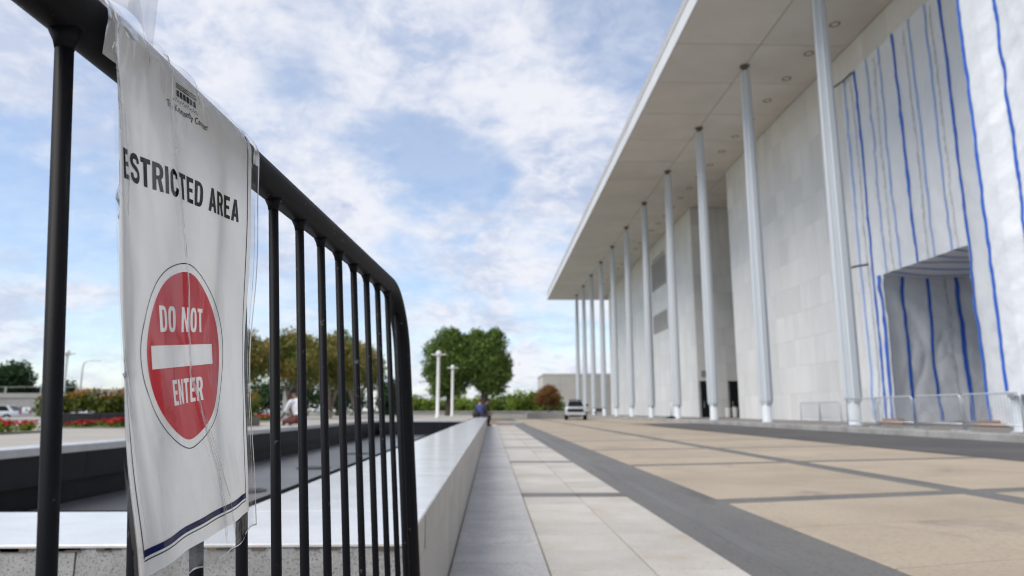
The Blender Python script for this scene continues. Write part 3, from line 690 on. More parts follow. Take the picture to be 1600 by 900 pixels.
def to_mesh(name, cu, lim_frac, u0, u1, v0, v1, mat, off, wob=0.0, rounds=3):
    t = bpy.data.objects.new(name, cu); COL.objects.link(t)
    dg = bpy.context.evaluated_depsgraph_get()
    me = bpy.data.meshes.new_from_object(t.evaluated_get(dg))
    bpy.data.objects.remove(t); bpy.data.curves.remove(cu)
    bm = bmesh.new(); bm.from_mesh(me)
    xs_ = [v.co.x for v in bm.verts]; ys_ = [v.co.y for v in bm.verts]
    x0, x1, y0, y1 = min(xs_), max(xs_), min(ys_), max(ys_)
    lim = lim_frac * (y1 - y0)
    bmesh.ops.triangulate(bm, faces=bm.faces[:])
    for _ in range(rounds):
        es = [e for e in bm.edges if e.calc_length() > lim]
        if not es: break
        bmesh.ops.subdivide_edges(bm, edges=es, cuts=1); bmesh.ops.triangulate(bm, faces=bm.faces[:])
    for v in bm.verts:
        u = u0 + (v.co.x - x0) / (x1 - x0) * (u1 - u0); w = v1 + (v.co.y - y0) / (y1 - y0) * (v0 - v1)
        if wob: w += wob * sin(u * 420); u += wob * .8 * sin(u * 300 + 1)
        v.co = surf(u, w, off)
    bm.to_mesh(me); bm.free(); me.materials.clear(); me.materials.append(mat)
    return link(name, me, sign)
def capitals(name, s, u0, u1, v0, v1, mat, off, gap=.085, skip=0):
    x = 0; places = []
    for ch in s: places.append((x, GLYPH[ch][1])); x += GLYPH[ch][0] + gap
    w = x - gap
    for i, ((xo, loops), ch) in enumerate(zip(places, s)):
        if not loops or i < skip: continue
        cu = bpy.data.curves.new(name, 'CURVE'); cu.dimensions = '2D'; cu.fill_mode = 'BOTH'
        for lp_ in loops:
            sp_ = cu.splines.new('POLY'); sp_.points.add(len(lp_) - 1); sp_.use_cyclic_u = True
            for q, (px_, py_) in zip(sp_.points, lp_): q.co = (px_, py_, 0, 1)
        gx = [p[0] for l in loops for p in l]; gy = [p[1] for l in loops for p in l]
        f = lambda xx: u0 + (xo + xx) / w * (u1 - u0)
        g = lambda yy: v1 + yy * (v0 - v1)
        to_mesh(name, cu, .3, f(min(gx)), f(max(gx)), g(max(gy)), g(min(gy)), mat, off)
def text(name, s, u0, u1, v0, v1, mat, off, bold=0.02, space=1.0, wob=0.0):
    cu = bpy.data.curves.new(name, 'FONT'); cu.body = s; cu.offset = bold; cu.space_character = space; cu.resolution_u = 4
    return to_mesh(name, cu, .3, u0, u1, v0, v1, mat, off, wob)
capitals('headline_letter', 'RESTRICTED AREA', -0.1015, 0.097, 0.0985, 0.1208, M['ink'], 0.0004, skip=1)   # the first letter is lost in the fold
# the red disc is printed round the bar and the words, which stay bare paper
cu = bpy.data.curves.new('red_disc', 'CURVE'); cu.dimensions = '2D'; cu.fill_mode = 'BOTH'
def loop(pts):
    sp_ = cu.splines.new('POLY'); sp_.points.add(len(pts) - 1); sp_.use_cyclic_u = True
    for q, (px_, py_) in zip(sp_.points, pts): q.co = (px_ * 100, -py_ * 100, 0, 1)
loop([(CU + .0632 * cos(2 * pi * k / 96), CV + .0632 * sin(2 * pi * k / 96)) for k in range(96)])
loop(rect(-0.0575, 0.0505, 0.2292, 0.2455))
for word, wu0, wu1, wv0, wv1 in (('DO NOT', -0.0445, 0.0315, 0.2010, 0.2195), ('ENTER', -0.0312, 0.0275, 0.2542, 0.2727)):
    x = 0; pl_ = []
    for ch in word: pl_.append((x, GLYPH[ch][1])); x += GLYPH[ch][0] + .10
    for xo, loops in pl_:
        for l in loops: loop([(wu0 + (xo + gx_) / (x - .10) * (wu1 - wu0), wv1 + gy_ * (wv0 - wv1)) for gx_, gy_ in l])
to_mesh('red_disc', cu, .045, CU - .0632, CU + .0632, CV - .0632, CV + .0632, M['red_ink'], 0.0003, rounds=7)
# crumpled small print near the rail: stacked bars of a logo and a line of script
for i in range(3):
    gridpatch('logo_line', -0.006, 0.024, 0.0262 + i * .0017, 0.0270 + i * .0017, M['ink'], 0.0004)
for i in range(6):
    gridpatch('logo_block', -0.005 + i * .0048, -0.0015 + i * .0048, 0.0318, 0.0365, M['ink'], 0.0004)
mb = MB()
ww = [(-0.012 + .0005 * i, 0.0400 + 0.0011 * sin(i * .9) + .0006 * sin(i * .37)) for i in range(76)]
mb.add([surf(u, v + d, 0.0004) for u, v in ww for d in (0, .0006)], [(2 * i, 2 * i + 2, 2 * i + 3, 2 * i + 1) for i in range(len(ww) - 1)])
mb.build('logo_line', M['ink'], sign)
text('script_text', 'The Kennedy Center', -0.022, 0.040, 0.0445, 0.0525, M['ink'], 0.0004, 0.008, 1.0, 0.0007)

# plastic sleeve: front film with creases, back film, loose top flap
CR = [(-0.022, -0.02), (-0.021, .03), (-.020, .092), (-.008, .17), (-.002, .24), (.014, .28), (.034, .33), (.044, .392)]
CR2 = [(-0.097, .06), (-.094, .12), (-.098, .2), (-.100, .26)]
CR3 = [(.024, .285), (.046, .34), (.062, .39)]
def crease(u, v):
    h = 0
    for line, w, amp in ((CR, .0013, .0026), (CR2, .0022, .0030), (CR3, .0011, .0016)):
        if line[0][1] - .01 <= v <= line[-1][1] + .01:
            for (u0, v0), (u1, v1) in zip(line, line[1:]):
                if v0 <= v <= v1:
                    c = u0 + (u1 - u0) * (v - v0) / (v1 - v0); d = (u - c) / w
                    f = min(1, (v - line[0][1]) / .02, (line[-1][1] - v) / .02 + .3)
                    h += amp * max(0, f) * math.exp(-d * d)
    return h
def film(u, v):
    w = 0.0018 + crease(u, v)
    w += 0.0012 * mnoise.noise(Vector((u * 24, v * 8, 3.1))) + 0.0004 * mnoise.noise(Vector((u * 90, v * 34, 8.1)))
    if v < 0.05: w += 0.004 * max(0, mnoise.noise(Vector((u * 55, v * 20, 1.7)))) * min(1, max(0, (0.05 - v) / .03))
    return surf(u, v, max(w, 0.0009))
FL, FR_, FT, FB = -0.125, 0.1325, -0.030, 0.3955
def hem(u): return FB + 0.004 * sin(u * 31 + .5) + .0022 * sin(u * 95) + (.004 if .030 < u < .052 else 0) * sin((u - .03) / .022 * pi)
def filmq(u, q): return film(u, FT + (hem(u) - FT) * q)
sl = MB().grid(filmq, fr(FL, FR_, 170), fr(0, 1, 190)).build('sleeve_front', M['sleeve'], sign, smooth=True)
def backq(u, q):
    p = raw(u, FT + (hem(u) - FT) * q)
    return p + Vector((0, 0, -0.0012 if p.y < 0 else -0.0004))
MB().grid(backq, fr(FL, FR_, 60), fr(0.25, 1, 60)).build('sleeve_back', M['sleeve'], sign, smooth=True)
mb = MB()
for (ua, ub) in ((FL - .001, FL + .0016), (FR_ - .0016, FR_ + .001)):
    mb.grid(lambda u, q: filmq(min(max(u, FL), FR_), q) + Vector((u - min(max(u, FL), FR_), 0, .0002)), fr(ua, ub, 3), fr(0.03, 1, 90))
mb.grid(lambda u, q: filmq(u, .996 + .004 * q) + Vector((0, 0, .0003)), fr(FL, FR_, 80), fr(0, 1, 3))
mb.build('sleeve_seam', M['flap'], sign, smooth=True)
def flap1(s, t):        # loose film standing up off the rail at its near corner
    a = 0.018 + 0.052 * s + 0.020 * t + .004 * sin(t * 4)
    return Vector((a, 0.018 + 0.088 * t - .012 * s * s * (1 - t), 0.012 - .010 * t + .010 * sin(s * 3.2 + t * 2.2) + .006 * s))
def flap2(s, t):
    a = 0.040 + 0.060 * s + 0.026 * t
    return Vector((a, 0.020 + 0.095 * t, 0.016 - .004 * t - .008 * s + .006 * sin(s * 2.6 + 1 + t)))
def tuck(s, t):         # film wrapped round the rail beside the paper
    ph = 1.9 - 2.9 * t; r = .0218 + .0012 * (1 + sin(s * 7 + t * 5)) * .5
    a = 0.014 + 0.036 * s + .006 * t
    if ph < -0.3: return Vector((a, r * sin(-.3) - (-.3 - ph) * .026, r * cos(.3) - (-.3 - ph) * .004))
    return Vector((a, r * sin(ph), r * cos(ph)))
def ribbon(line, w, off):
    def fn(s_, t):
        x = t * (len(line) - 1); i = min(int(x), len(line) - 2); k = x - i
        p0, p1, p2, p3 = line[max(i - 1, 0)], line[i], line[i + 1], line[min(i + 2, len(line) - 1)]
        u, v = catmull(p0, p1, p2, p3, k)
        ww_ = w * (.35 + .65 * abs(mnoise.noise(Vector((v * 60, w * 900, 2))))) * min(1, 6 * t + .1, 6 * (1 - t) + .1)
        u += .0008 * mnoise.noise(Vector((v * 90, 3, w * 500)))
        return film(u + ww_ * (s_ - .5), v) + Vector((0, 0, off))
    MB().grid(fn, fr(0, 1, 3), fr(0, 1, 90)).build('sleeve_crease_gleam', M['crease'], sign, smooth=True)  # whitish strips laid on the film: painted gleam along creases and crest
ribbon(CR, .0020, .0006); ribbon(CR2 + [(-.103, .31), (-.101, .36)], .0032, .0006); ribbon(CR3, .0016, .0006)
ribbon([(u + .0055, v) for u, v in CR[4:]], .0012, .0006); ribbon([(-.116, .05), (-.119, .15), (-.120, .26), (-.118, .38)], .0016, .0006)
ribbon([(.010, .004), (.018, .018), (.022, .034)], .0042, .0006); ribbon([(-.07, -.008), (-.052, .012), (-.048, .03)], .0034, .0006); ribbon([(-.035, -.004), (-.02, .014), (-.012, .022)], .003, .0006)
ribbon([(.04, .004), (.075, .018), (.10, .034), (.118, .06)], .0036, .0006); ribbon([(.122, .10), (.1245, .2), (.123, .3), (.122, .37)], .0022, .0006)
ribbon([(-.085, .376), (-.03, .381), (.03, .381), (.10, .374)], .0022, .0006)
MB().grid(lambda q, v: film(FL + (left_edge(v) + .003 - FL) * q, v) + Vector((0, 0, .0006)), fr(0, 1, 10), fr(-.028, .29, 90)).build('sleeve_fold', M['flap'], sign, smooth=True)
MB().grid(lambda u, v: film(u, v) + Vector((0, 0, .0005)), fr(.1195, .1315, 8), fr(-.02, .055, 24)).build('sleeve_tuck_and_glare', M['flap'], sign, smooth=True)  # added milky patch: white glare of the film over the rail, put into colour
for nm, fn in (('sleeve_flap', flap1), ('sleeve_flap', flap2), ('sleeve_tuck_and_glare', tuck)):
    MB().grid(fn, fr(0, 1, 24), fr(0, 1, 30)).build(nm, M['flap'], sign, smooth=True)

# ------------------------------------------------------------------ the marble building
hall = tag(empty('concert_hall', (30, 70, 0)), 'long white marble hall under a deep overhanging flat roof carried by thin pale columns', 'building')
OFF = Vector((-30, -70, 0))
def hp(mb, name, mat, parent=None, smooth=False):
    o = mb.build(name, mat, parent or hall, smooth)
    if parent is None: o.location = OFF
    return o
H = 20.8; XR, XC, XW = 10.06, 14.8, 19.7
RY0, RY1 = -30.0, 123.0
roof = hp(MB().box(XR + .06, 72, RY0, RY1 - .06, H + .06, H + 1.6), 'roof', M['stone_joint'])
hp(MB().box(XR, XR + .055, RY0, RY1, H - .02, H + .93).box(XR - .05, XR + .055, RY0, RY1 + .05, H + .935, H + 1.02)
   .box(XR + .06, 72, RY1 - .055, RY1, H - .02, H + .93), 'fascia', M['fascia'], roof)
SP = 4.53
pm_ = {}
def soffit(x0, x1, y0, y1):
    key = (round(x1 - x0, 2), round(y1 - y0, 2))
    if key not in pm_:
        w, l = x1 - x0 - .05, y1 - y0 - .05
        pm_[key] = MB().box(-w / 2, w / 2, -l / 2, l / 2, 0, .05).mesh('soffit_panel', M['soffit'])
    link('soffit_panel', pm_[key], roof, ((x0 + x1) / 2, (y0 + y1) / 2, H))
ys = [34.5 + SP * k for k in range(-14, 20)]
ys = [y for y in ys if RY0 < y < RY1 - .1] + [RY1 - .1]
for y0, y1 in zip([RY0] + ys, ys):
    soffit(XR + .06, XC, y0, y1)
    soffit(XC, XW + .3, y0, y1)
for y0, y1 in zip(ys, ys[1:]):
    if 52 < y0 < 64: soffit(XW + .3, 31, y0, y1)
dl = MB().lathe([(0.0, .05), (0.17, .05), (0.2, -.005), (0.27, -.012), (0.28, .02)], 20).mesh('downlight', M['fitting'], True)
for k in range(0, 29):
    link('downlight', dl, hall, OFF + Vector((17.93, 26.4 + 2.98 * k, H - .004)))

# columns: cruciform shafts tapering to the top, on round necks
def column(y):
    c = empty('column'); c.parent = hall; c.location = OFF + Vector((XC, y, 0.195))
    return c
def cross(w, t, s):
    q = [(w, -t), (w, t), (s, t + .02), (s, s), (t + .02, s), (t, w)]
    pts = []
    for k in range(4):
        ca, sa = [(1, 0), (0, 1), (-1, 0), (0, -1)][k]
        for x, y in q[0 if k == 0 else 0:]:
            pts.append((x * ca - y * sa, x * sa + y * ca))
    out = []
    for p in pts:
        if not out or (abs(out[-1][0] - p[0]) + abs(out[-1][1] - p[1])) > 1e-4: out.append(p)
    return out
def loft(sections):
    mb = MB(); n = len(sections[0][1])
    vs = [(x, y, z) for z, s in sections for x, y in s]
    fs = [(i * n + j, i * n + (j + 1) % n, (i + 1) * n + (j + 1) % n, (i + 1) * n + j) for i in range(len(sections) - 1) for j in range(n)]
    fs += [tuple(range(n - 1, -1, -1)), tuple(range((len(sections) - 1) * n, len(sections) * n))]
    return mb.add(vs, fs)
hz = H - 0.195
secs = [(0.95, cross(.27, .10, .17)), (1.15, cross(.335, .115, .20)), (6, cross(.345, .12, .205)), (13, cross(.31, .11, .19)), (18.5, cross(.26, .095, .165)), (hz - .35, cross(.235, .09, .15))]
shaft_m = loft(secs).mesh('shaft', M['column'])
neck_m = MB().lathe([(.30, 0), (.30, .04), (.245, .06), (.235, .95)], 20).mesh('neck', M['column'], True)
coll_m = MB().lathe([(.16, hz - .36), (.15, hz - .10), (.28, hz - .06), (.28, hz - .002)], 20).mesh('collar', M['fitting'])
for k in range(-3, 11):
    c = column(27.9 + 8.97 * k)
    for nm, me in (('shaft', shaft_m), ('neck', neck_m), ('collar', coll_m)): link(nm, me, c)

# walls: core, then facing slabs
def wall_block(y0, y1, zt=H - .01, x1=60):
    return hp(MB().box(XW + .045, x1, y0, y1, .15, zt), 'wall', M['stone_joint'])
wn_ = hp(MB().box(XW + .045, 60, -20, 26.0, .15, H - .01).box(XW + .045, 60, 33.05, 54.6, .15, H - .01).box(XW + .045, 60, 26.001, 33.049, 7.75, H - .01), 'wall', M['stone_joint'])
wf_ = wall_block(65.3, 113.5)
wr_ = hp(MB().box(31, 60, 54.7, 65.2, .15, H - .01), 'recess_wall', M['stone_joint'])
sl_m = {}
def slab_y(parent, y0, y1, z0, z1):      # slab on the front face
    key = ('f', round(y1 - y0, 2), round(z1 - z0, 2))
    if key not in sl_m: sl_m[key] = MB().box(-.04, 0, -(y1 - y0) / 2 + .004, (y1 - y0) / 2 - .004, -(z1 - z0) / 2 + .004, (z1 - z0) / 2 - .004).mesh('stone_slab', M['marble'])
    link('stone_slab', sl_m[key], parent, (XW + .04 + random.uniform(-.004, .004), (y0 + y1) / 2, (z0 + z1) / 2))
def slab_x(parent, x0, x1, y, z0, z1):   # slab on a return facing the camera side
    key = ('r', round(x1 - x0, 2), round(z1 - z0, 2))
    if key not in sl_m: sl_m[key] = MB().box(-(x1 - x0) / 2 + .006, (x1 - x0) / 2 - .006, -.04, 0, -(z1 - z0) / 2 + .006, (z1 - z0) / 2 - .006).mesh('stone_slab', M['marble'])
    link('stone_slab', sl_m[key], parent, ((x0 + x1) / 2, y + random.uniform(-.004, .004), (z0 + z1) / 2))
NZ = 12; dz = (H - .05 - .2) / NZ
sy = (54.6 - 33.0) / 16
for j in range(NZ):
    z0 = .2 + dz * j
    for i in range(16):
        slab_y(wn_, 33.0 + sy * i, 33.0 + sy * (i + 1), z0, z0 + dz)
    for i in range(8):
        x0 = XW + .045 + 1.4 * i
        if z0 < 3.4 and i in (0, 2): continue
        slab_x(wf_, x0, x0 + 1.4, 65.3, z0, z0 + dz)
mb = MB(); sy = (113.5 - 65.3) / 32
for j in range(NZ):
    z0 = .2 + dz * j
    for i in range(32):
        y0 = 65.3 + sy * i
        if 75.2 < y0 + sy / 2 < 82.4 and (9.8 < z0 + dz / 2 < 12.4 or 15.0 < z0 + dz / 2 < 18.6): continue
        e = random.uniform(-.004, .004)
        mb.box(XW + e, XW + .04, y0 + .006, y0 + sy - .006, z0 + .006, z0 + dz - .006)
tag(hp(mb, 'stone_slabs', M['marble_far'], wf_), kind='stuff')
# (the part of the near wall behind the sheeting and out of frame)
mb2 = MB()
for j in range(NZ):
    z0 = .2 + dz * j
    for i in range(24):
        if z0 < 7.7 and -18 + 2.125 * (i + 1) > 25.9: continue
        mb2.box(XW, XW + .04, -18 + 2.125 * i + .006, -18 + 2.125 * (i + 1) - .006, z0 + .006, z0 + dz - .006)
tag(hp(mb2, 'stone_slabs', M['marble_far'], wn_), kind='stuff')
for zlo, zhi in ((9.9 - .0, 12.05), (15.1, 18.5)):
    lv = hp(MB().box(XW + .02, XW + .04, 75.3, 82.3, zlo - .1, zhi + .1), 'louver_panel', M['marble_far'])
    for i in range(6):
        y0 = 75.4 + i * 1.16
        hp(MB().box(XW - .06, XW + .03, y0 + .12, y0 + .82, zlo, zhi), 'louver_blade', M['louver'], lv)
# doors at the foot of the recess return, a plaque over the first, bins
for x0, x1 in ((XW + .3, XW + 1.35), (XW + 3.05, XW + 4.15)):
    d = hp(MB().box(x0, x1, 65.25, 65.29, .2, 3.55), 'door', M['door_glass'])
    hp(MB().box(x0 - .08, x0, 65.2, 65.285, .2, 3.62).box(x1, x1 + .08, 65.2, 65.285, .2, 3.62).box(x0 - .08, x1 + .08, 65.2, 65.285, 3.55, 3.625), 'door_frame', M['dark_metal'], d)
    hp(MB().tube([(x0 + .2, 65.2, 1.1), (x0 + .2, 65.2, 1.7)], .02, 8), 'handle', M['galv'], d)
hp(MB().box(XW + .35, XW + 1.3, 65.2, 65.24, 4.0, 4.6), 'plaque', M['louver'])
for i, (x, lab) in enumerate(((22.1, 'short white drum bin beside the recessed entrance, left of the pair'), (22.75, 'short white drum bin beside the recessed entrance, right of the pair'))):
    b = tag(empty('litter_bin', (x, 64.2, .195)), lab, 'bin', 'bins by the recessed entrance')
    MB().lathe([(.22, 0), (.25, .05), (.26, .85), (.24, .9), (.0, .9)], 18).build('drum', M['paint_white'], b)
    MB().lathe([(.25, .9), (.22, .98), (.0, 1.02)], 18).build('lid', M['louver'], b)

# ------------------------------------------------------------------ sheeted scaffold front
wrap = tag(empty('sheeted_scaffold', (19.2, 28, 0.2)), 'tall white plastic sheeting with blue stripes wrapping the marble front round a doorway', 'sheeting')
WO = Vector((-19.2, -28, -0.2))
def wp(mb, name, mat, parent=None, smooth=True):
    o = mb.build(name, mat, parent or wrap, smooth)
    if parent is None: o.location = WO
    return o
def nz(a, b, c): return mnoise.noise(Vector((a, b, c)))
XF = 19.15
def crs(a, b):
    """sharp pulled creases running aslant over the sheet"""
    r1 = 1 - abs(nz((a * .8 + b * .55) * .95, (a - b) * .16, 21)) * 2.2
    r2 = 1 - abs(nz((a * .9 - b * .4) * 1.25, (a + b) * .2, 33)) * 2.2
    return .085 * max(0, r1) ** 3 * max(0, nz(a * .35, b * .3, 5) + .35) + .065 * max(0, r2) ** 3 * max(0, nz(a * .4, b * .25, 15) + .3)
def wrinkle(y, z):
    w = 0.06 * nz(y * .5, z * .16, 1) + 0.03 * nz(y * 1.3, z * .5, 4)
    if y > 25.2:
        w += 0.04 * sin(y * 5.2 + 1.5 * nz(y * .3, z * .2, 2)) * (0.4 + .6 * max(0, nz(y * .6, z * .25, 7) + .4))
        w += 0.02 * nz(y * 2.8, z * 1.6, 9)
    else:                                    # the taut outer sheet pulls in slanting creases
        q = (y * .75 + z) * 1.5
        w += 0.045 * nz(q, (y - z) * .14, 5) + 0.025 * nz(q * 2.4, (y - z) * .3, 8)
    w += crs(y, z)
    if z < 4: w += 0.10 * (1 - z / 4) * nz(y * 1.1, z * .9, 12)
    return w
def wave(z, s): return 0.10 * nz(z * .22, s, 3) + 0.05 * nz(z * .8, s, 6)
def top(y): return 18.62 + 0.10 * sin(y * 5.1) * 0.6 + .05 * nz(y * 2, 0, 2)
def hem_z(y): return 0.26 + 0.10 * nz(y * .9, 3, 1) + .06 * nz(y * 3, 1, 1)
PY0, PY1, PZ = 26.25, 32.3, 7.38
def face(y0, y1, zlo, zhi, dx=0.0):
    def fn(u, v):
        y = y0 + (y1 - y0) * u
        a = zlo(y) if callable(zlo) else zlo; b = zhi(y) if callable(zhi) else zhi
        z = a + (b - a) * v
        return (XF - dx - wrinkle(y, z), y, z)
    nu = max(3, int((y1 - y0) / .13)); return fn, fr(0, 1, nu)
def cloth(name, y0, y1, zlo, zhi, nv, dx=0.0):
    fn, us = face(y0, y1, zlo, zhi, dx); return wp(MB().grid(fn, us, fr(0, 1, nv)), name, M['sheet'])
cloth('upper_sheet', PY0 - .05, PY1 + .05, PZ, top, 90)
cloth('end_sheet', PY1, 34.55, hem_z, top, 130)
cloth('side_sheet', 24.45, PY0, hem_z, top, 130, 0.012)
cloth('facade_sheet', 12.0, 24.6, hem_z, top, 60, -0.03)
# the nearest column is wrapped and the sheet runs on towards the camera in front of the column line
def outer(y, z):
    q = (y * .9 + z) * 1.6
    w = -.8 * crs(y, z) + .05 * nz(q, (y - z) * .2, 5) + .03 * nz(q * 2.6, (y - z) * .4, 8)
    if y > 18.2: x = 14.40 + w * .5
    elif y > 17.5: x = 14.40 + .25 * sin(pi * (18.2 - y) / .7) + w
    else: x = 14.40 + w
    if y > 18.95: x += (y - 18.95) * 2.2
    return x
def ohem(y): return 1.25 + .12 * nz(y * 2.3, 2, 1)
OUT = fr(19.2, 16.2, 46) + fr(16.1, 9, 24)
wp(MB().grid(lambda y, v: (outer(y, ohem(y) + (20.2 - ohem(y)) * v), y, ohem(y) + (20.2 - ohem(y)) * v), OUT, fr(0, 1, 190)), 'outer_sheet', M['sheet'])
# turned back end of the sheeting
wp(MB().grid(lambda u, v: (XF + .02 + .58 * u - wrinkle(34.55, .26 + 18.3 * v) * (1 - u), 34.55 + .04 * nz(u * 3, v * 20, 1), .26 + 18.3 * v), fr(0, 1, 8), fr(0, 1, 90)), 'return_sheet', M['sheet'])
def stripe(name, y, w, z0, z1, mat, seed, dx=0.0, amp=1.0):
    def fn(u, v):
        z = z0 + (z1 - z0) * v
        yy = y + .16 * amp * wave(z, seed) + w * (u - .5) * (1 + .35 * nz(z * .7, seed, 2))
        return (XF - .028 - dx - wrinkle(yy, z), yy, z)
    return wp(MB().grid(fn, fr(0, 1, 3), fr(0, 1, 110)), name, mat)
for y, w, mt, z0 in ((34.1, .12, 'pale_stripe', .3), (33.05, .19, 'stripe', .3), (31.9, .12, 'pale_stripe', PZ), (30.75, .12, 'pale_stripe', PZ),
                     (29.5, .19, 'stripe', PZ), (28.25, .12, 'pale_stripe', PZ), (27.1, .12, 'pale_stripe', PZ)):
    stripe('blue_stripe' if mt == 'stripe' else 'pale_stripe', y, w, z0, top(y) - .02, M[mt], y)
stripe('blue_stripe', PY1 + .2, .18, .35, PZ, M['stripe'], 3.3, .05, .5)
stripe('blue_stripe', PY0 - .12, .16, .3, 18.6, M['stripe'], 5.5, .012, .7)
def ostripe(y, w, mat, seed, amp):
    def fn(u, v):
        z = 1.35 + 18.7 * v; yy = y + .16 * amp * wave(z, seed) + w * (u - .5)
        return (outer(yy, z) - .02, yy, z)
    wp(MB().grid(fn, fr(0, 1, 3), fr(0, 1, 120)), 'blue_stripe' if mat == 'stripe' else 'pale_stripe', M[mat])
ostripe(18.86, .12, 'stripe', 8.5, .25)
ostripe(17.45, .13, 'stripe', 2.2, .15)
ostripe(15.6, .13, 'stripe', 4.2, .4)
stripe('pale_stripe', 24.72, .20, .3, 18.5, M['pale_stripe'], 9.7, .02, 1.6)
for y in (31.3, 28.75, 26.75, 33.55):
    stripe('faded_print', y, .10, PZ if y < 32 else .4, 18.3, M['print_grey'], y + 1)
# doorway: ceiling, far side, back, near side
XB = 25.0
wp(MB().grid(lambda u, v: (XF + (XB - XF) * u, PY0 + (PY1 + .5 - PY0) * v, PZ + .04 + .12 * nz(u * 4, v * 3, 1) - .10 * sin(pi * u) - .0 * v), fr(0, 1, 24), fr(0, 1, 24)), 'doorway_ceiling', M['sheet'])
def side_w(u, z): return 1.6 * crs(u, z) + .06 * nz(u * 1.3, z * .5, 2) + .07 * nz((u * .8 + z) * 1.2, (u - z) * .25, 6)
wp(MB().grid(lambda u, v: (XF + (XB - XF) * u, PY1 + .5 + 1.3 * side_w(XF + (XB - XF) * u, .25 + 7.15 * v), .27 + 7.2 * v + (1 - v) * .12 * nz(u * 6, 1, 1)), fr(0, 1, 50), fr(0, 1, 60)), 'doorway_side', M['sheet'])
wp(MB().grid(lambda u, v: (XB, PY0 + (PY1 + .5 - PY0) * u, .2 + 7.25 * v), fr(0, 1, 6), fr(0, 1, 6)), 'doorway_back', M['sheet'])
wp(MB().grid(lambda u, v: (XF + (XB - XF) * u, PY0 - .03, .2 + 7.25 * v), fr(0, 1, 6), fr(0, 1, 6)), 'doorway_side', M['sheet'])
wp(MB().grid(lambda u, v: (XF + .02 + .0 * u, PY1 + .06 + .5 * u, .3 + 7.1 * v), fr(0, 1, 4), fr(0, 1, 10)), 'doorway_jamb', M['sheet'])
for x, w, mt in ((20.35, .16, 'stripe'), (21.65, .14, 'stripe'), (22.55, .11, 'print_grey'), (23.15, .20, 'stripe'), (24.1, .14, 'stripe')):
    wp(MB().grid(lambda u, v: (x + w * (u - .5) + .09 * nz(v * 3, x, 2), PY1 + .45 + 1.3 * side_w(x + w * (u - .5), .25 + 7.15 * v), .34 + 7.05 * v), fr(0, 1, 3), fr(0, 1, 50)),
       'faded_print' if mt == 'print_grey' else 'blue_stripe', M[mt])
for y in (31.9, 30.75, 29.5, 28.25, 27.1):
    w = .16
    wp(MB().grid(lambda u, v: (XF + .02 + (XB - XF - .04) * u, y + w * (v - .5) - .5 * u * u + .05 * nz(u * 3, y, 1), PZ + .027 + .12 * nz(u * 4, (y + w * (v - .5) - .5 * u * u - PY0) / (PY1 + .5 - PY0) * 3, 1) - .10 * sin(pi * u)), fr(0, 1, 30), fr(0, 1, 2)),
       'blue_stripe', M['stripe'])
wp(MB().tube([(18.0, 33.9, 7.95), (18.6, 33.4, 8.05), (19.0, 33.2, 8.08)], .055, 8), 'scaffold_tie', M['dark_metal'])
wp(MB().tube([(18.7, 34.9, 18.35), (18.95, 33.9, 18.4), (19.0, 33.1, 18.45)], .05, 8), 'scaffold_tie', M['dark_metal'])
for i, (x, y, r, lab) in enumerate(((19.0, 32.4, .25, 'brown timber baulk under the hem at the far jamb of the sheeted doorway'), (19.0, 26.0, -.2, 'brown timber baulk under the hem at the near jamb of the sheeted doorway'))):
    t = tag(empty('timber_baulk', (x, y, .2), r), lab, 'timber', 'timber baulks weighing down the sheeting')
    MB().box(-.22, .22, -.75, .75, 0, .13, bev=.012).build('lower_plank', M['wood'], t)
    MB().box(-.16, .14, -.55, .5, .133, .24, bev=.012).build('upper_plank', M['wood'], t)

# ------------------------------------------------------------------ galvanised crowd barriers on the terrace
def make_barrier():
    r = empty('steel_barrier')
    L = 1.12
    pts = [(0, -L, .05), (0, -L, .95)] + [(0, -L + .13 - .13 * cos(t), .95 + .13 * sin(t)) for t in fr(.2, pi / 2, 5)]
    pts += [(0, L - .13 + .13 * sin(t), .95 + .13 * cos(t)) for t in fr(0, pi / 2 - .2, 5)] + [(0, L, .95), (0, L, .05)]
    MB().tube(pts, .024, 10).build('frame', M['galv'], r, True)
    MB().tube([(0, -L, .22), (0, L, .22)], .02, 8).build('bottom_rail', M['galv'], r, True)
    mb = MB()
    for i in range(1, 19):
        y = -L + 2 * L * i / 19; mb.tube([(0, y, .22), (0, y, 1.07)], .0085, 6)
    tag(mb.build('infill_bars', M['galv'], r), kind='stuff')
    for y in (-L + .1, L - .1):
        MB().box(-.3, .3, y - .025, y + .025, 0, .05).build('foot', M['galv'], r)
    return r
b0 = make_barrier()
spots = [(14.05, 19.1, 0, 'galvanised steel crowd barrier at the right edge, nearest one along the terrace kerb'),
         (14.05, 21.45, 0, 'galvanised steel crowd barrier across the right half of the sheeted doorway'),
         (14.05, 23.85, .0, 'galvanised steel crowd barrier across the left half of the sheeted doorway'),
         (14.2, 26.2, .0, 'galvanised steel crowd barrier right beside the foot of the big near column'),
         (18.75, 37.9, .03, 'galvanised steel crowd barrier by the marble wall, nearer of that pair'),
         (18.7, 40.25, .03, 'galvanised steel crowd barrier by the marble wall, farther of that pair')]
for i, (x, y, r, lab) in enumerate(spots):
    o = b0 if i == 0 else copy_tree(b0)
    o.location = (x, y, .2); o.rotation_euler = (0, 0, r)
    tag(o, lab, 'barrier', 'galvanised barriers in front of the building')

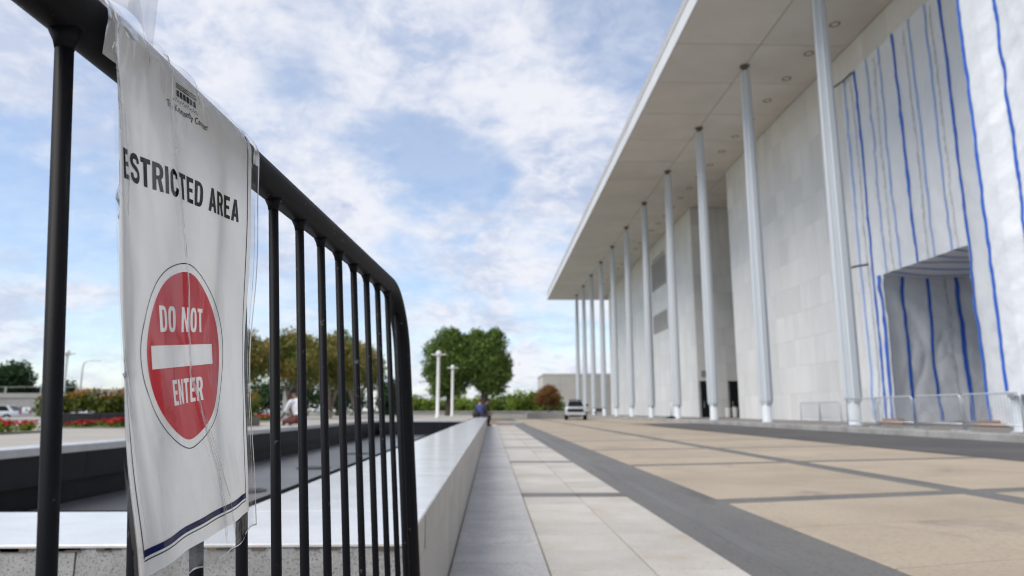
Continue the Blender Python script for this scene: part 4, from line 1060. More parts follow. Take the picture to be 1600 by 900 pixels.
# ------------------------------------------------------------------ things on the far plaza
def car(name, mat, loc, rz, label, cat, rack=True, L=4.7, W=1.92, Hh=1.72, suv=True):
    r = tag(empty(name, loc, rz), label, cat)
    hw = W / 2; f = L / 2
    hood = 1.14 if suv else .92; belt = 1.20 if suv else .95
    # lower body: cross-sections from nose (+x) to tail
    def sect(x, zb, zt, w, tum=.05):
        return [(x, -w, zb + .08), (x, -w + .05, zb), (x, w - .05, zb), (x, w, zb + .08), (x, w, zt - .22), (x, w - tum, zt - .05), (x, w - tum - .12, zt), (x, -w + tum + .12, zt), (x, -w + tum, zt - .05), (x, -w, zt - .22)]
    ss = [sect(f, .50, hood - .20, hw * .84), sect(f - .10, .46, hood - .07, hw * .93), sect(f - .35, .44, hood - .02, hw * .985), sect(f - 1.25, .40, belt, hw),
          sect(-f + .9, .40, belt + .02, hw), sect(-f + .15, .44, belt, hw * .97), sect(-f, .45, belt - .12, hw * .9)]
    n = 10; mb = MB(); vs = [p for s in ss for p in s]
    fs = [(i * n + j, (i + 1) * n + j, (i + 1) * n + (j + 1) % n, i * n + (j + 1) % n) for i in range(len(ss) - 1) for j in range(n)]
    fs += [tuple(range(n)), tuple(range(len(vs) - 1, len(vs) - n - 1, -1))]
    smooth_angle(mb.add(vs, fs).build('body', mat, r))
    # cabin
    x0, x1, x2, x3 = f - 1.35, f - 2.05, -f + (.55 if suv else 1.1), -f + (.12 if suv else .5)
    wb, wt = (hw - .14, hw - .34) if suv else (hw - .10, hw - .26)
    cab = [(x0, -wb, belt - .04), (x0, wb, belt - .04), (x3, wb, belt - .02), (x3, -wb, belt - .02), (x1, -wt, Hh), (x1, wt, Hh), (x2, wt, Hh), (x2, -wt, Hh)]
    MB().add(cab, [(4, 5, 6, 7), (0, 1, 5, 4), (1, 2, 6, 5), (2, 3, 7, 6), (3, 0, 4, 7)]).build('cabin', mat, r)
    V = [Vector(p) for p in cab]
    def pane(name, a, b, c, d, e0, e1, g0, g1, out):
        P = lambda s, t: (V[a].lerp(V[b], s)).lerp(V[d].lerp(V[c], s), t) + Vector(out)
        MB().add([P(e0, g0), P(e1, g0), P(e1, g1), P(e0, g1)], [(0, 1, 2, 3)]).build(name, M['car_glass'], r)
    pane('windscreen', 0, 1, 5, 4, .05, .95, .08, .93, (.012, 0, .008))
    pane('rear_window', 3, 2, 6, 7, .08, .92, .15, .9, (-.012, 0, .008))
    for a, b, c, d, sg in ((1, 2, 6, 5, 1), (0, 3, 7, 4, -1)):
        for e0, e1 in ((.08, .46), (.50, .90)): pane('side_window', a, b, c, d, e0, e1, .12, .9, (0, .012 * sg, .006))
    for sx in (f - .92, -f + .95):
        for sg in (1, -1):
            w = empty('wheel', (sx, sg * (hw - .12), .37)); w.parent = r
            t = MB(); prof = [(.22, -.13), (.36, -.15), (.39, -.11), (.39, .11), (.36, .15), (.22, .13)]
            nn = 24; tv = [(rr * cos(2 * pi * j / nn), yy, rr * sin(2 * pi * j / nn)) for rr, yy in prof for j in range(nn)]
            t.add(tv, [(i * nn + j, i * nn + (j + 1) % nn, (i + 1) * nn + (j + 1) % nn, (i + 1) * nn + j) for i in range(5) for j in range(nn)])
            t.build('tyre', M['tyre'], w)
            rm = MB().add([(.22 * cos(2 * pi * j / nn), sg * .09, .22 * sin(2 * pi * j / nn)) for j in range(nn)] + [(0, sg * .06, 0)], [(j, (j + 1) % nn, nn) for j in range(nn)])
            rm.build('rim', M['rim'], w)
    MB().box(f - .14, f + .02, -hw * .72, hw * .72, .70, 1.0, bev=.02).build('grille', M['black'], r)
    MB().box(f - .14, f + .05, -hw * .86, hw * .86, .44, .62, bev=.03).build('bumper', mat, r)
    MB().box(f - .16, f + .02, -hw * .60, hw * .60, .30, .435, bev=.03).build('air_intake', M['black'], r)
    MB().box(f + .05, f + .062, -.26, .26, .47, .59).build('number_plate', M['plate'], r)
    for sg in (1, -1):
        y0, y1 = sorted((sg * hw * .735, sg * hw * .92))
        MB().box(f - .22, f + .0, y0, y1, .78, .98, bev=.02).build('headlight', M['headlamp'], r)
        y0, y1 = sorted((sg * (hw - .02), sg * (hw + .20)))
        MB().box(f - 1.62, f - 1.46, y0, y1, belt + .02, belt + .20, bev=.02).build('wing_mirror', M['black'], r)
        y0, y1 = sorted((sg * hw * .74, sg * hw * .92))
        MB().box(-f - .02, -f + .1, y0, y1, .75, 1.0, bev=.01).build('tail_light', M['red_cloth'], r)
    if rack:
        k = MB()
        for sg in (1, -1): k.tube([(x1 - .1, sg * (wt - .05), Hh + .06), (x2 + .1, sg * (wt - .05), Hh + .06)], .03, 8)
        for xx in (x1 - .3, x2 + .4): k.box(xx - .03, xx + .03, -wt, wt, Hh + .02, Hh + .10)
        k.build('roof_rack', M['black'], r)
    return r
car('parked_suv', M['car_white'], (7.65, 63.0, 0), radians(-97), 'pale silver sport utility car facing us on the plaza near the far columns', 'car')
car('silver_car', M['car_silver'], (-42.0, 60.0, -.2), radians(188), 'silver car half hidden behind the red flower bed at far left', 'car', rack=False, suv=False, Hh=1.46)

# lamps on the far terrace: round white post, globe head, four flat arms
def make_lamp():
    r = empty('terrace_lamp')
    MB().lathe([(.14, 0), (.14, .06), (.088, .10), (.08, 2.95), (.075, 3.0)], 18).build('post', M['paint_white'], r, True)
    MB().lathe([(.085, 3.0), (.125, 3.05), (.14, 3.14), (.125, 3.24), (.07, 3.30), (.0, 3.32)], 18).build('globe', M['paint_white'], r, True)
    for k in range(4):
        a = k * pi / 2 + .06; d = Vector((cos(a), sin(a), 0)); q = Vector((-sin(a), cos(a), 0))
        vs = []
        for s, w in ((.12, .07), (.37, .05)):
            for t in (-w, w):
                for z in (3.09, 3.145): vs.append(d * s + q * t + Vector((0, 0, z)))
        MB().add(vs, [(0, 1, 3, 2), (4, 6, 7, 5), (0, 2, 6, 4), (1, 5, 7, 3), (0, 4, 5, 1), (2, 3, 7, 6)]).build('arm', M['paint_white'], r)
    return r
l0 = make_lamp()
for i, (x, y, z, s, lab) in enumerate(((-2.65, 34.2, .45, 1.0, 'white post lamp with a globe head before the big trees, taller one in view'),
                                     (-2.55, 45.0, .45, 1.0, 'white post lamp with a globe head before the big trees, smaller one in view'),
                                     (-20.9, 34.3, .45, 1.0, 'white post lamp with wide cross arms standing behind the hedge at left'))):
    o = l0 if i == 0 else copy_tree(l0)
    o.location = (x, y, z); o.scale = (s, s, s); tag(o, lab, 'lamp', 'white post lamps along the terrace')
sl_ = tag(empty('street_lamp', (-51.5, 88, -.4)), 'thin grey street lamp with a long side arm beyond the hedge', 'street lamp')
MB().tube([(0, 0, 0), (0, 0, 6.6), (.12, 0, 7.15), (.5, 0, 7.4), (1.4, 0, 7.45)], [.11, .08, .07, .06, .05], 10).build('pole', M['galv'], sl_, True)
MB().box(1.3, 2.1, -.12, .12, 7.38, 7.50, bev=.03).build('lamp_head', M['galv'], sl_)
mast = tag(empty('crane_boom', (-97, 150, -.4)), 'distant leaning grey crane boom left of the cross armed lamp', 'crane')
MB().tube([(0, 0, 0), (-1.4, 0, 9.5)], [.35, .18], 6).build('boom', M['concrete'], mast)
MB().box(-1.2, 1.2, -1, 1, 0, 1.4, bev=.1).build('base', M['concrete'], mast)

# stanchion, bench and bag
s_ = tag(empty('stanchion', (14.35, 55.0, .2)), 'thin grey stanchion on a black rubber foot beside the terrace columns', 'stanchion')
MB().lathe([(.42, 0), (.42, .10), (.30, .15), (.06, .22)], 20).build('rubber_foot', M['black'], s_)
MB().tube([(0, 0, .2), (0, 0, 1.35)], .035, 10).build('rod', M['galv'], s_, True)
bn = tag(empty('terrace_bench', (15.6, 99.5, .2), .2), 'dark bench with a low back beside the farthest columns', 'bench')
MB().box(-.9, .9, -.25, .25, .42, .50, bev=.02).build('seat', M['dark_metal'], bn)
MB().box(-.9, .9, .22, .30, .55, .95, bev=.02).build('backrest', M['dark_metal'], bn)
for sx in (-.7, .7):
    MB().box(sx - .04, sx + .04, -.22, -.14, 0, .42).build('leg', M['dark_metal'], bn)
    MB().box(sx - .04, sx + .04, .20, .28, 0, .6).build('leg', M['dark_metal'], bn)
bag = tag(empty('black_bag', (-.72, 33.6, .49)), 'black soft bag standing on the ledge beside the person in blue', 'bag')
MB().lathe([(.14, 0), (.19, .03), (.20, .16), (.16, .26), (.07, .31), (0, .32)], 14).build('bag_body', M['black_cloth'], bag, True)
MB().tube([(-.08, 0, .27), (-.05, 0, .38), (.05, 0, .38), (.08, 0, .27)], .012, 8).build('strap', M['black'], bag)

# low parapet, far pale block, bridge
pw = tag(empty('parapet_wall', (2, 77, 0)), 'low pale stone parapet across the far end of the plaza', 'wall')
for i in range(-7, 5):
    x = -2 + i * 2.2
    o = MB().box(x + .01, x + 2.19, -.2, .2, -.4, .62, bev=.02).build('stone_block', M['far_wall'], pw)
    o = MB().box(x + .005, x + 2.195, -.27, .27, .622, .78, bev=.02).build('coping_stone', M['kerb'], pw)
blk = tag(empty('pale_block', (18, 132, 0)), 'low windowless pale stone block beyond the last columns', 'building')
for i in range(8):
    x0 = -8.2 + i * 3.4
    MB().box(x0 + .015, x0 + 3.385, -.25, .25, -.4, 7.6).build('wall_panel', M['far_wall'], blk)
MB().box(-8.1, 19, .26, 16, -.4, 7.55).build('wall_core', M['far_wall'], blk)
MB().box(-8.25, 19, -.3, 16.2, 7.602, 7.9).build('roof_edge', M['fascia'], blk)
br = tag(empty('bridge', (-86, 96, -.4)), 'grey concrete road bridge with a railed parapet before the dark trees at far left', 'bridge')
MB().box(-40, 32, -3, 3, 1.7, 2.9).build('deck', M['concrete'], br)
MB().box(-40, 32, -3.1, -2.9, 2.9, 3.5).build('parapet', M['concrete'], br)
for i in range(16): MB().box(-38 + i * 4.6, -37.8 + i * 4.6, -3.05, -2.95, 3.5, 4.3).build('rail_post', M['concrete'], br)
MB().tube([(-40, -3, 4.3), (32, -3, 4.3)], .04, 6).build('handrail', M['concrete'], br)
for i in range(5): MB().box(-30 + i * 14, -28.6 + i * 14, -2, 2, 0, 1.7).build('pier', M['concrete'], br)
fb = tag(empty('distant_building', (-108, 190, -.4)), 'pale distant low building showing over the hedge at left', 'building')
MB().box(-16, 22, 0, 14, 0, 6.2).build('wall', M['fascia'], fb)
MB().box(-17, 23, -.6, 15, 6.2, 7.0).build('roof', M['concrete'], fb)
for i in range(9): MB().box(-14 + i * 4, -11.4 + i * 4, -.08, -.01, 2.4, 4.6).build('window', M['car_glass'], fb)
sp = tag(empty('sign_post', (-9.3, 31.5, .45)), 'white sign post with a small board standing under the reddish trees', 'sign')
MB().box(-.09, .09, -.06, .06, 0, 1.25, bev=.01).build('post', M['paint_white'], sp)
MB().box(.09, .42, -.04, .04, .25, .42, bev=.01).build('board', M['paint_white'], sp)

# ------------------------------------------------------------------ plants
import numpy as np
def leaves(name, blobs, n, size, mat, parent, seed, flat=0.0):
    """leaf sprays spread through the volume of several overlapping lobes; blobs: (x,y,z,rx,ry,rz)"""
    rng = np.random.default_rng(seed)
    B = np.array(blobs, float); vol = B[:, 3] * B[:, 4] * B[:, 5]; pr = vol ** (2 / 3); pr /= pr.sum()
    k = rng.choice(len(B), n, p=pr)
    d = rng.normal(size=(n, 3)); d /= np.linalg.norm(d, axis=1)[:, None]
    r = rng.random(n) ** 0.42
    tuft = rng.normal(scale=.10, size=(n, 3))
    c = B[k, :3] + d * r[:, None] * B[k, 3:] * (1 + .16 * np.sin(d[:, :1] * 9 + k[:, None]) * np.cos(d[:, 2:] * 8 + k[:, None])) + tuft * B[k, 3:].mean(1)[:, None]
    t = rng.normal(size=(n, 3)); t /= np.linalg.norm(t, axis=1)[:, None]
    nn_ = rng.normal(size=(n, 3)) + d * .8; nn_[:, 2] += flat
    u = np.cross(nn_, t); u /= np.linalg.norm(u, axis=1)[:, None] + 1e-9
    v = np.cross(nn_, u); v /= np.linalg.norm(v, axis=1)[:, None] + 1e-9
    s = size * (.6 + .8 * rng.random(n))[:, None]
    P = np.stack([c - u * s, c - v * s * .5 , c + u * s, c + v * s * .5], 1).reshape(-1, 3)
    me = bpy.data.meshes.new(name)
    me.vertices.add(4 * n); me.vertices.foreach_set('co', P.astype('f').ravel())
    me.loops.add(4 * n); me.loops.foreach_set('vertex_index', np.arange(4 * n, dtype='i'))
    me.polygons.add(n); me.polygons.foreach_set('loop_start', np.arange(0, 4 * n, 4, dtype='i'))
    me.update(calc_edges=True); me.materials.append(mat)
    o = link(name, me, parent)
    o['kind'] = 'stuff'
    return o
def limbs(root, base, h, r, spots, seed, mat='bark', name='trunk'):
    """tapered trunk forking to limbs that end in the lobes"""
    rnd = random.Random(seed); mb = MB()
    bx, by = base
    fork = Vector((bx + rnd.uniform(-.1, .1), by, h))
    mb.tube([(bx, by, -.15), (bx, by, .15), tuple(Vector((bx, by, h * .5)) + Vector((rnd.uniform(-.06, .06), 0, 0))), tuple(fork)], [r * 1.5, r * 1.1, r * .9, r * .75], 10)
    for (x, y, z) in spots:
        e = Vector((x, y, z)); m1 = fork.lerp(e, .35) + Vector((0, 0, .12 * (e - fork).length)); m2 = fork.lerp(e, .7) + Vector((rnd.uniform(-.1, .1), rnd.uniform(-.1, .1), .05))
        mb.tube([tuple(fork - Vector((0, 0, .1))), tuple(m1), tuple(m2), tuple(e)], [r * .55, r * .4, r * .26, r * .1], 7)
    return mb.build(name, M[mat], root, True)
def lobes(h0, h1, rx, n, seed, ry=None, dome=True):
    rnd = random.Random(seed); out = []
    ry = ry or rx
    for i in range(n):
        t = (i + .5) / n; z = h0 + (h1 - h0) * (.12 + .76 * t)
        w = sqrt(max(.05, 1 - (2 * (t - .42)) ** 2)) if dome else 1
        a = i * 2.4 + rnd.uniform(-.4, .4); q = rnd.uniform(.35, .72) * w
        s = rnd.uniform(.36, .52)
        out.append((rx * q * cos(a), ry * q * sin(a), z, rx * s, ry * s, (h1 - h0) * rnd.uniform(.17, .25)))
    out.append((0, 0, (h0 + h1) / 2, rx * .6, ry * .6, (h1 - h0) * .36))
    return out
def tree(name, label, cat, loc, h0, h1, rx, n, size, mat, seed, nl=11, trunk=(1.5, .2), group=None, bark='bark', ry=None, extra=None):
    r = tag(empty(name, loc), label, cat, group)
    bl = extra or lobes(h0, h1, rx, nl, seed, ry)
    leaves('crown', bl, n, size, M[mat], r, seed)
    limbs(r, (0, 0), trunk[0], trunk[1], [(b[0], b[1], b[2]) for b in bl[:8]], seed, bark)
    return r
# the pair of big trees beyond the plaza
tree('broadleaf_tree', 'large rounded dark green tree behind the white lamps, left one of the big pair', 'tree', (-4.0, 66, -.3), 2.2, 9.3, 2.75, 26000, .125, 'leaf_green', 11, 16, (3.0, .42), 'pair of big green trees', ry=2.6,
     extra=[(-.4, 0, 5.6, 2.1, 2.0, 2.3), (.5, .3, 6.9, 1.75, 1.8, 1.6), (-.2, -.2, 8.0, 1.3, 1.3, 1.0), (-1.5, .2, 4.9, 1.2, 1.3, 1.3), (1.2, -.4, 5.3, 1.2, 1.3, 1.4), (-1.3, 0, 6.8, 1.2, 1.2, 1.2), (.9, .2, 4.0, 1.3, 1.1, 1.0), (1.5, .1, 6.6, 1.1, 1.2, 1.5), (1.7, 0, 5.4, 1.1, 1.2, 1.3), (1.2, .2, 7.7, .9, 1.0, .8), (-.6, -.4, 3.7, 1.3, 1.2, .9), (-.9, .1, 3.0, 1.3, 1.2, .7), (.6, .1, 3.1, 1.2, 1.1, .7), (.2, .2, 8.5, .8, .8, .6)])
tree('broadleaf_tree', 'large rounded dark green tree behind the white lamps, right one of the big pair', 'tree', (-.75, 66, -.3), 2.2, 9.2, 2.7, 26000, .125, 'leaf_green', 23, 16, (3.1, .42), 'pair of big green trees', ry=2.6,
     extra=[(.2, 0, 5.8, 2.0, 2.0, 2.2), (-.4, .3, 7.1, 1.5, 1.6, 1.5), (.9, -.2, 7.4, 1.4, 1.3, 1.3), (1.6, .2, 5.6, 1.2, 1.3, 1.3), (1.3, -.4, 4.3, 1.4, 1.3, 1.0), (0.0, 0, 4.0, 1.4, 1.2, 1.0), (-1.5, .1, 6.2, 1.1, 1.2, 1.5), (-1.3, .1, 7.5, .9, 1.0, .8), (-.7, .2, 8.3, .8, 1.1, .7), (1.1, -.4, 8.4, .75, .9, .6), (2.0, .2, 4.6, .8, .8, .9), (.8, .1, 3.2, 1.5, 1.2, .7), (-1.0, 0, 4.9, 1.0, 1.1, 1.0)])
# crape myrtles along the basin
for i, (x, y, h1, rx, lab) in enumerate(((-10.9, 29.0, 4.15, 1.9, 'reddish olive crape myrtle nearest the notice, first of the row by the basin'),
                                        (-9.0, 31.5, 4.25, 1.9, 'reddish olive crape myrtle behind the seated person in white'),
                                        (-8.1, 35.0, 4.45, 1.9, 'reddish olive crape myrtle, third of the row by the basin from the notice'),
                                        (-7.6, 39.5, 4.5, 1.9, 'reddish olive crape myrtle at the far end of the row by the basin'))):
    tree('crape_myrtle', lab, 'tree', (x, y, .45), 1.55, h1 - .35, rx, 11000, .08, 'leaf_myrtle', 40 + i, 13, (.35, .10), 'crape myrtles beside the basin', 'pale_bark')
tree('lime_tree', 'tall bright yellow green tree rising behind the reddish crape myrtles', 'tree', (-13.4, 61, -.4), 3, 8.2, 2.4, 7000, .15, 'leaf_lime', 61, 11, (3, .25))
tree('russet_tree', 'small round russet tree in a stone planter left of the pale car', 'tree', (5.9, 71.5, .35), .9, 3.05, 1.65, 7000, .085, 'leaf_russet', 71, 12, (.7, .12), bark='pale_bark')
pt = tag(empty('stone_planter', (5.9, 71.5, 0)), 'low grey stone planter at the foot of the russet tree', 'planter')
for nm, b in (('front_panel', (-2.3, 3.0, -1.5, -1.3)), ('rear_panel', (-2.3, 3.0, 1.3, 1.5)), ('side_panel', (-2.3, -2.1, -1.297, 1.297)), ('side_panel', (2.8, 3.0, -1.297, 1.297))):
    MB().box(b[0], b[1], b[2], b[3], 0, .62, bev=.02).build(nm, M['concrete'], pt)
MB().box(-2.09, 2.79, -1.29, 1.29, 0, .45).build('soil', M['soil'], pt)
# dark trees behind the bridge
tree('dark_tree', 'tall dark green tree behind the bridge, cut by the left picture edge', 'tree', (-83, 110, -.4), 3, 14.0, 4.2, 8000, .30, 'leaf_dark', 81, 12, (4, .5), 'dark trees behind the bridge')
tree('dark_tree', 'broad dark green tree behind the bridge, between the taller tree and the first bar', 'tree', (-76.5, 112, -.4), 2, 8.6, 4.2, 8000, .28, 'leaf_dark', 82, 12, (3, .45), 'dark trees behind the bridge')
tree('dark_tree', 'lower dark green tree behind the bridge, half hidden by the thick near bar', 'tree', (-71.5, 116, -.4), 1, 6.2, 3.6, 6000, .28, 'leaf_dark', 83, 10, (2.5, .4), 'dark trees behind the bridge')
# background planting
def shrub(name, label, loc, rx, h, n, size, mat, seed, group=None, cat='shrub', z0=0.05, ry=None, tips=False):
    r = tag(empty(name, loc), label, cat, group)
    rnd = random.Random(seed); ry = ry or rx
    bl = [(rx * rnd.uniform(-.5, .5), ry * rnd.uniform(-.5, .5), z0 + h * rnd.uniform(.3, .62), rx * rnd.uniform(.4, .6), ry * rnd.uniform(.4, .6), h * rnd.uniform(.28, .40)) for _ in range(8)]
    leaves('foliage', bl, n, size, M[mat], r, seed)
    if tips: leaves('tips', [(b[0], b[1], b[2] + b[5] * .85, b[3] * .8, b[4] * .8, b[5] * .35) for b in bl], n // 14, size, M['leaf_tip'], r, seed + 7)
    limbs(r, (0, 0), h * .25, .05, [(b[0], b[1], b[2]) for b in bl[:5]], seed, name='stem')
    return r
where = ['far left behind the first white lamp', 'behind the first white lamp', 'between the two white lamps', 'between the second lamp and the seated people', 'straight behind the seated people', 'right of the seated people', 'midway between the seated people and the russet tree', 'just left of the russet tree', 'behind the russet tree']
for i, x in enumerate((-8.6, -6.6, -4.7, -2.8, -.9, 1.2, 3.3, 5.2, 7.4)):
    shrub('lime_shrub', f'yellow green shrub over the far parapet, {where[i]}', (x, 84 + (i % 3), -.3), 2.0, (3.3, 3.0, 3.5, 3.1, 3.4, 3.2, 4.2, 3.9, 3.2)[i], 2600, .16, ('leaf_lime', 'leaf_lime', 'leaf_green')[i % 3 if i > 4 else 0], 100 + i, 'shrubs beyond the far parapet')
shrub('dark_conifer', 'dark green bush between the barricade end and the first white lamp', (-8.4, 58, -.3), 1.5, 4.2, 3500, .14, 'leaf_dark', 130)
for i, (x, y, h, lab) in enumerate(((-17.5, 46, 2.9, 'dark green bush behind the crape myrtles, seen right beside the notice'), (-15.0, 47, 2.8, 'dark green bush behind the crape myrtles, second from the notice'), (-12.6, 48, 3.0, 'dark green bush behind the crape myrtles, third from the notice'),
                                (-10.4, 49, 2.9, 'dark green bush behind the crape myrtles, fourth from the notice'))):
    shrub('dark_bush', lab, (x, y, .4), 2.0, h, 2600, .12, 'leaf_dark', 140 + i, 'dark bushes behind the crape myrtles')
shrub('green_shrub', 'round green shrub with orange tips just right of the notice', (-7.7, 21.5, .45), .75, 1.05, 2600, .05, 'leaf_hedge', 150, tips=True)
# planter wall with clipped shrubs, red flowers in front
pl = tag(empty('dark_planter', (-8.2, 15.6, .45)), 'low dark granite planter wall with a hedge on top at left', 'planter')
for i in range(4):
    x0 = -1.35 + i * 1.0
    MB().box(x0 + .004, x0 + .996, -.12, 0, 0, .30, bev=.006).build('front_panel', M['black_wall'], pl)
MB().box(-1.35, 2.65, .003, 1.25, 0, .22).build('soil', M['soil'], pl)
MB().box(-1.47, -1.354, -.12, 1.25, 0, .30, bev=.006).build('side_panel', M['black_wall'], pl)
hl = ['leftmost of the hedge row', 'second of the hedge row, right of the thick bar', 'third of the hedge row, below the cross armed lamp', 'fourth of the hedge row, touching the notice', 'hidden end of the hedge row behind the notice']
for i in range(5):
    shrub('clipped_shrub', f'clipped shrub with orange tips, {hl[i]}', (-9.75 + i * .92, 16.2, .56), .68, .68 + (.04 if i % 2 else 0), 2600, .042, 'leaf_hedge', 160 + i, 'clipped shrubs on the dark planter', ry=.5, tips=True)
def flowers(loc, w, d, h, n, seed, label, slope=0.0):
    r = tag(empty('flower_bed', loc), label, 'flower bed')
    rng = random.Random(seed)
    bl = []
    for i in range(int(w * d * 9) + 4):
        x, y = rng.uniform(-w / 2, w / 2), rng.uniform(-d / 2, d / 2)
        hh = h * (1 + slope * (x / w)) * rng.uniform(.7, 1.05)
        bl.append((x, y, hh * .45, .17, .17, hh * .42))
    leaves('foliage', bl, n, .035, M['leaf_lime'], r, seed)
    top = [(b[0], b[1], b[2] + b[5] * .95, .15, .15, b[5] * .42) for b in bl]
    leaves('blossoms', top, int(n * 1.0), .028, M['petal'], r, seed + 1, 1.0)
    MB().box(-w / 2 - .1, w / 2 + .1, -d / 2 - .1, d / 2 + .1, -.05, .03).build('soil', M['soil'], r)
flowers((-9.15, 11.1, .45), 3.6, 1.0, .25, 5000, 201, 'bed of red flowers with lime leaves at the far left behind the thick bar')
flowers((-7.3, 14.85, .45), 2.9, .9, .22, 4500, 202, 'bed of red flowers before the dark planter just left of the notice', .7)
flowers((-8.9, 24.0, .45), 3.0, .9, .24, 3500, 203, 'bed of red flowers right of the notice under the crape myrtles')

# ------------------------------------------------------------------ people
def person(name, label, loc, rz, joints, radii, bones, mats, hair, hands=True, group=None):
    """one continuous skinned body; every bone lists the material slot that clothes it"""
    r = tag(empty(name, loc, rz), label, 'person', group)
    names = list(joints); P = [Vector(joints[k]) for k in names]
    edges = [(names.index(a), names.index(b)) for a, b, _ in bones]
    seg = [(Vector(joints[a]), Vector(joints[b]), m) for a, b, m in bones]
    R = [radii.get(k, .04) for k in names]
    if hands:
        for sd in ('L', 'R'):
            wi = names.index('hand' + sd); w = P[wi]; d = (w - P[names.index('wrist' + sd)]).normalized()
            side = d.cross(Vector((0, 0, 1)));
            side = side.normalized() if side.length > .1 else Vector((1, 0, 0))
            for q, (o_, ln) in enumerate(((-.032, .055), (-.011, .075), (.011, .08), (.032, .068), (.048, .045))):
                base = w + side * o_ * (.8 if q < 4 else 1) - d * (.0 if q < 4 else .04)
                tip = base + d * ln + Vector((0, 0, -.03)) + (side * .02 if q == 4 else Vector())
                mid = base + d * ln * .55
                b0 = len(P); P += [base + d * .012, mid, tip]; R += [.010, .009, .008]
                edges += [(wi, b0), (b0, b0 + 1), (b0 + 1, b0 + 2)]
                seg.append((base, tip, mats.index(mats[0])))
    me = bpy.data.meshes.new(name); me.from_pydata(P, edges, [])
    o = bpy.data.objects.new('skin_tmp', me); COL.objects.link(o)
    md = o.modifiers.new('s', 'SKIN'); md.use_smooth_shade = True
    for i, v in enumerate(me.skin_vertices[0].data): v.radius = (R[i], R[i]); v.use_root = (i == 0)
    sb = o.modifiers.new('d', 'SUBSURF'); sb.levels = 2; sb.render_levels = 2
    dg = bpy.context.evaluated_depsgraph_get()
    bm_ = bpy.data.meshes.new_from_object(o.evaluated_get(dg))
    bpy.data.objects.remove(o)
    bm_.materials.clear()
    for m in mats: bm_.materials.append(M[m])
    for p in bm_.polygons:
        c = p.center; best = None
        for a, b, m in seg:
            ab = b - a; t = max(0, min(1, (c - a).dot(ab) / max(ab.length_squared, 1e-9))); dd = (a + ab * t - c).length
            if best is None or dd < best[0]: best = (dd, m)
        p.material_index = best[1]; p.use_smooth = True
    link('body', bm_, r)
    h = Vector(joints['head']); f = (Vector(joints['face']) - h).normalized()
    up = Vector((0, 0, 1)); sd_ = f.cross(up).normalized()
    # head features and hair
    mb = MB()
    n1, n2 = 18, 12; vs, fs = [], []
    for i in range(n2 + 1):
        th = pi * i / n2
        for j in range(n1):
            a = 2 * pi * j / n1; d = Vector((sin(th) * cos(a), sin(th) * sin(a), cos(th)))
            vs.append(h + Vector((0, 0, .035)) - f * .018 + f * d.x * .108 * (0.8 if d.x > .3 else 1) + sd_ * d.y * .093 + up * d.z * .115)
    for i in range(n2 - 4):
        for j in range(n1): fs.append((i * n1 + j, (i + 1) * n1 + j, (i + 1) * n1 + (j + 1) % n1, i * n1 + (j + 1) % n1))
    for i in range(n2 - 4, n2 - 2):
        for j in range(n1):
            if cos(2 * pi * j / n1) < .1: fs.append((i * n1 + j, (i + 1) * n1 + j, (i + 1) * n1 + (j + 1) % n1, i * n1 + (j + 1) % n1))
    fs = [q for q in fs if not (all(Vector(vs[k] - h).dot(f) > .06 and (vs[k] - h).z < .09 for k in q))]
    mb.add(vs, fs).build('hair', M[hair], r, True)
    fm = MB()
    def blob(c, rr):
        fm.lathe([(rr * sin(pi * i / 6) + 1e-4, -rr * cos(pi * i / 6)) for i in range(7)], 8, tuple(c))
    blob(h + f * .112 - up * .005, .016)
    for s in (-1, 1): blob(h + sd_ * s * .088 - up * .005, .026)
    fm.build('nose_and_ears', M[mats[0]], r, True)
    em = MB()
    for s in (-1, 1): em.lathe([(.001, -.008), (.009, 0), (.001, .008)], 8, tuple(h + f * .097 + sd_ * s * .034 + up * .02))
    em.build('eyes', M['dark_hair'], r)
    MB().lathe([(.001, -.007), (.02, 0), (.001, .007)], 8, tuple(h + f * .092 - up * .05)).build('mouth', M['red_cloth'], r)
    return r
RAD = dict(pelvis=.135, waist=.125, chest=.145, neck0=.075, neck=.052, head=.092, crown=.07, face=.05, hipL=.10, hipR=.10, kneeL=.064, kneeR=.064, ankleL=.042, ankleR=.042, toeL=.035, toeR=.035,
           shoulderL=.066, shoulderR=.066, elbowL=.043, elbowR=.043, wristL=.029, wristR=.029, handL=.030, handR=.030)
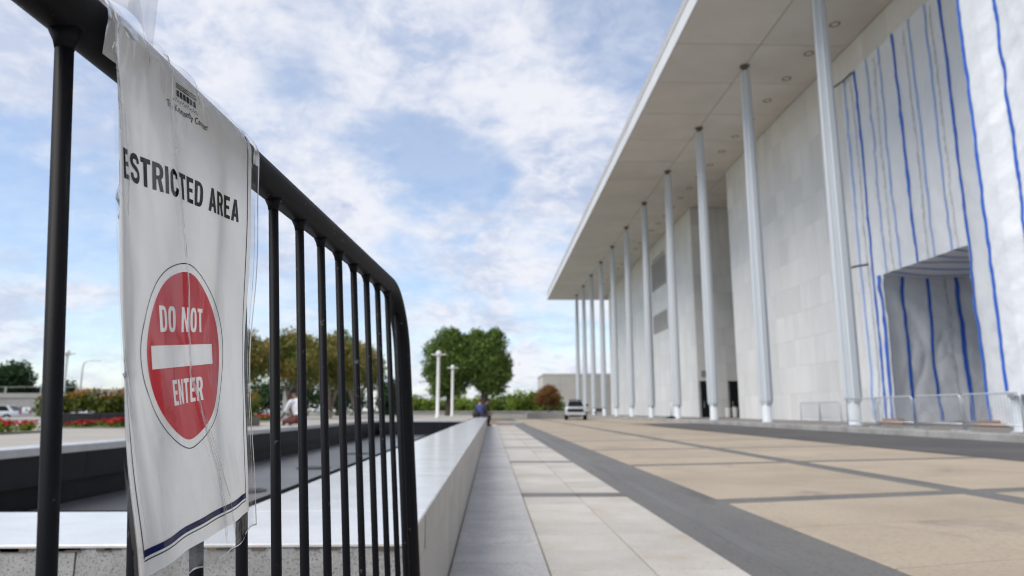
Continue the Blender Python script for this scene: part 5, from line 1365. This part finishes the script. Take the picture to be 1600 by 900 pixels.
def BONES(top, leg, sk=0, shoe=3, sleeve=None):
    s = top if sleeve is None else sleeve
    return [('pelvis', 'waist', top), ('waist', 'chest', top), ('chest', 'neck0', top), ('neck0', 'neck', sk), ('neck', 'head', sk), ('head', 'crown', sk), ('head', 'face', sk),
            ('pelvis', 'hipL', leg), ('hipL', 'kneeL', leg), ('kneeL', 'ankleL', leg), ('ankleL', 'toeL', shoe), ('pelvis', 'hipR', leg), ('hipR', 'kneeR', leg), ('kneeR', 'ankleR', leg), ('ankleR', 'toeR', shoe),
            ('chest', 'shoulderL', top), ('shoulderL', 'elbowL', s), ('elbowL', 'wristL', sk), ('wristL', 'handL', sk), ('chest', 'shoulderR', top), ('shoulderR', 'elbowR', s), ('elbowR', 'wristR', sk), ('wristR', 'handR', sk)]
def seated(lean=.0, bow=.0, reach=.25, drop=.46, knee=.45, ank=.44):
    """sitting at the origin (seat at z=0), legs to +x"""
    l = lean
    j = dict(pelvis=(0, 0, .12), waist=(l * .25, 0, .28), chest=(l * .7, 0, .46), neck0=(l, 0, .60), neck=(l * 1.1 + bow * .3, 0, .68), head=(l * 1.2 + bow, 0, .79 - bow * .5), crown=(l * 1.2 + bow * 1.1, 0, .86 - bow * .6),
             face=(l * 1.2 + bow + .055, 0, .77 - bow * .8))
    for s, y in (('L', 1), ('R', -1)):
        j['hip' + s] = (.03, .095 * y, .10); j['knee' + s] = (knee, .11 * y, .08); j['ankle' + s] = (ank, .11 * y, .08 - drop); j['toe' + s] = (ank + .16, .12 * y, .04 - drop)
        j['shoulder' + s] = (l * .95, .185 * y, .56); j['elbow' + s] = (l * .8 + .12, .23 * y, .31); j['wrist' + s] = (l * .8 + reach + .08, .15 * y, .19); j['hand' + s] = (l * .8 + reach + .15, .13 * y, .165)
    return j
person('person', 'person in a white shirt hunched on the far basin coping, dark hair', (-4.62, 17.0, .475), radians(150), seated(.20, .10, .22, .0 + .0 + .10), RAD,
       BONES(1, 2), ['skin_brown', 'white_cloth', 'maroon_cloth', 'black_cloth'], 'dark_hair')
person('person', 'person in a blue shirt sitting upright on the end of the ledge', (-.60, 34.9, .49), radians(75), seated(.05, .02, .22, .10), RAD,
       BONES(1, 2), ['skin_pale', 'blue_cloth', 'blue_cloth', 'black_cloth'], 'brown_hair')
person('person', 'person dressed in black seated on the ledge edge with legs hanging down', (-.40, 32.6, .49), radians(-14), seated(.17, .12, .10, .41, .33, .24), RAD,
       BONES(1, 2, 0, 3), ['skin_brown', 'black_cloth', 'black_cloth', 'black_cloth'], 'dark_hair')
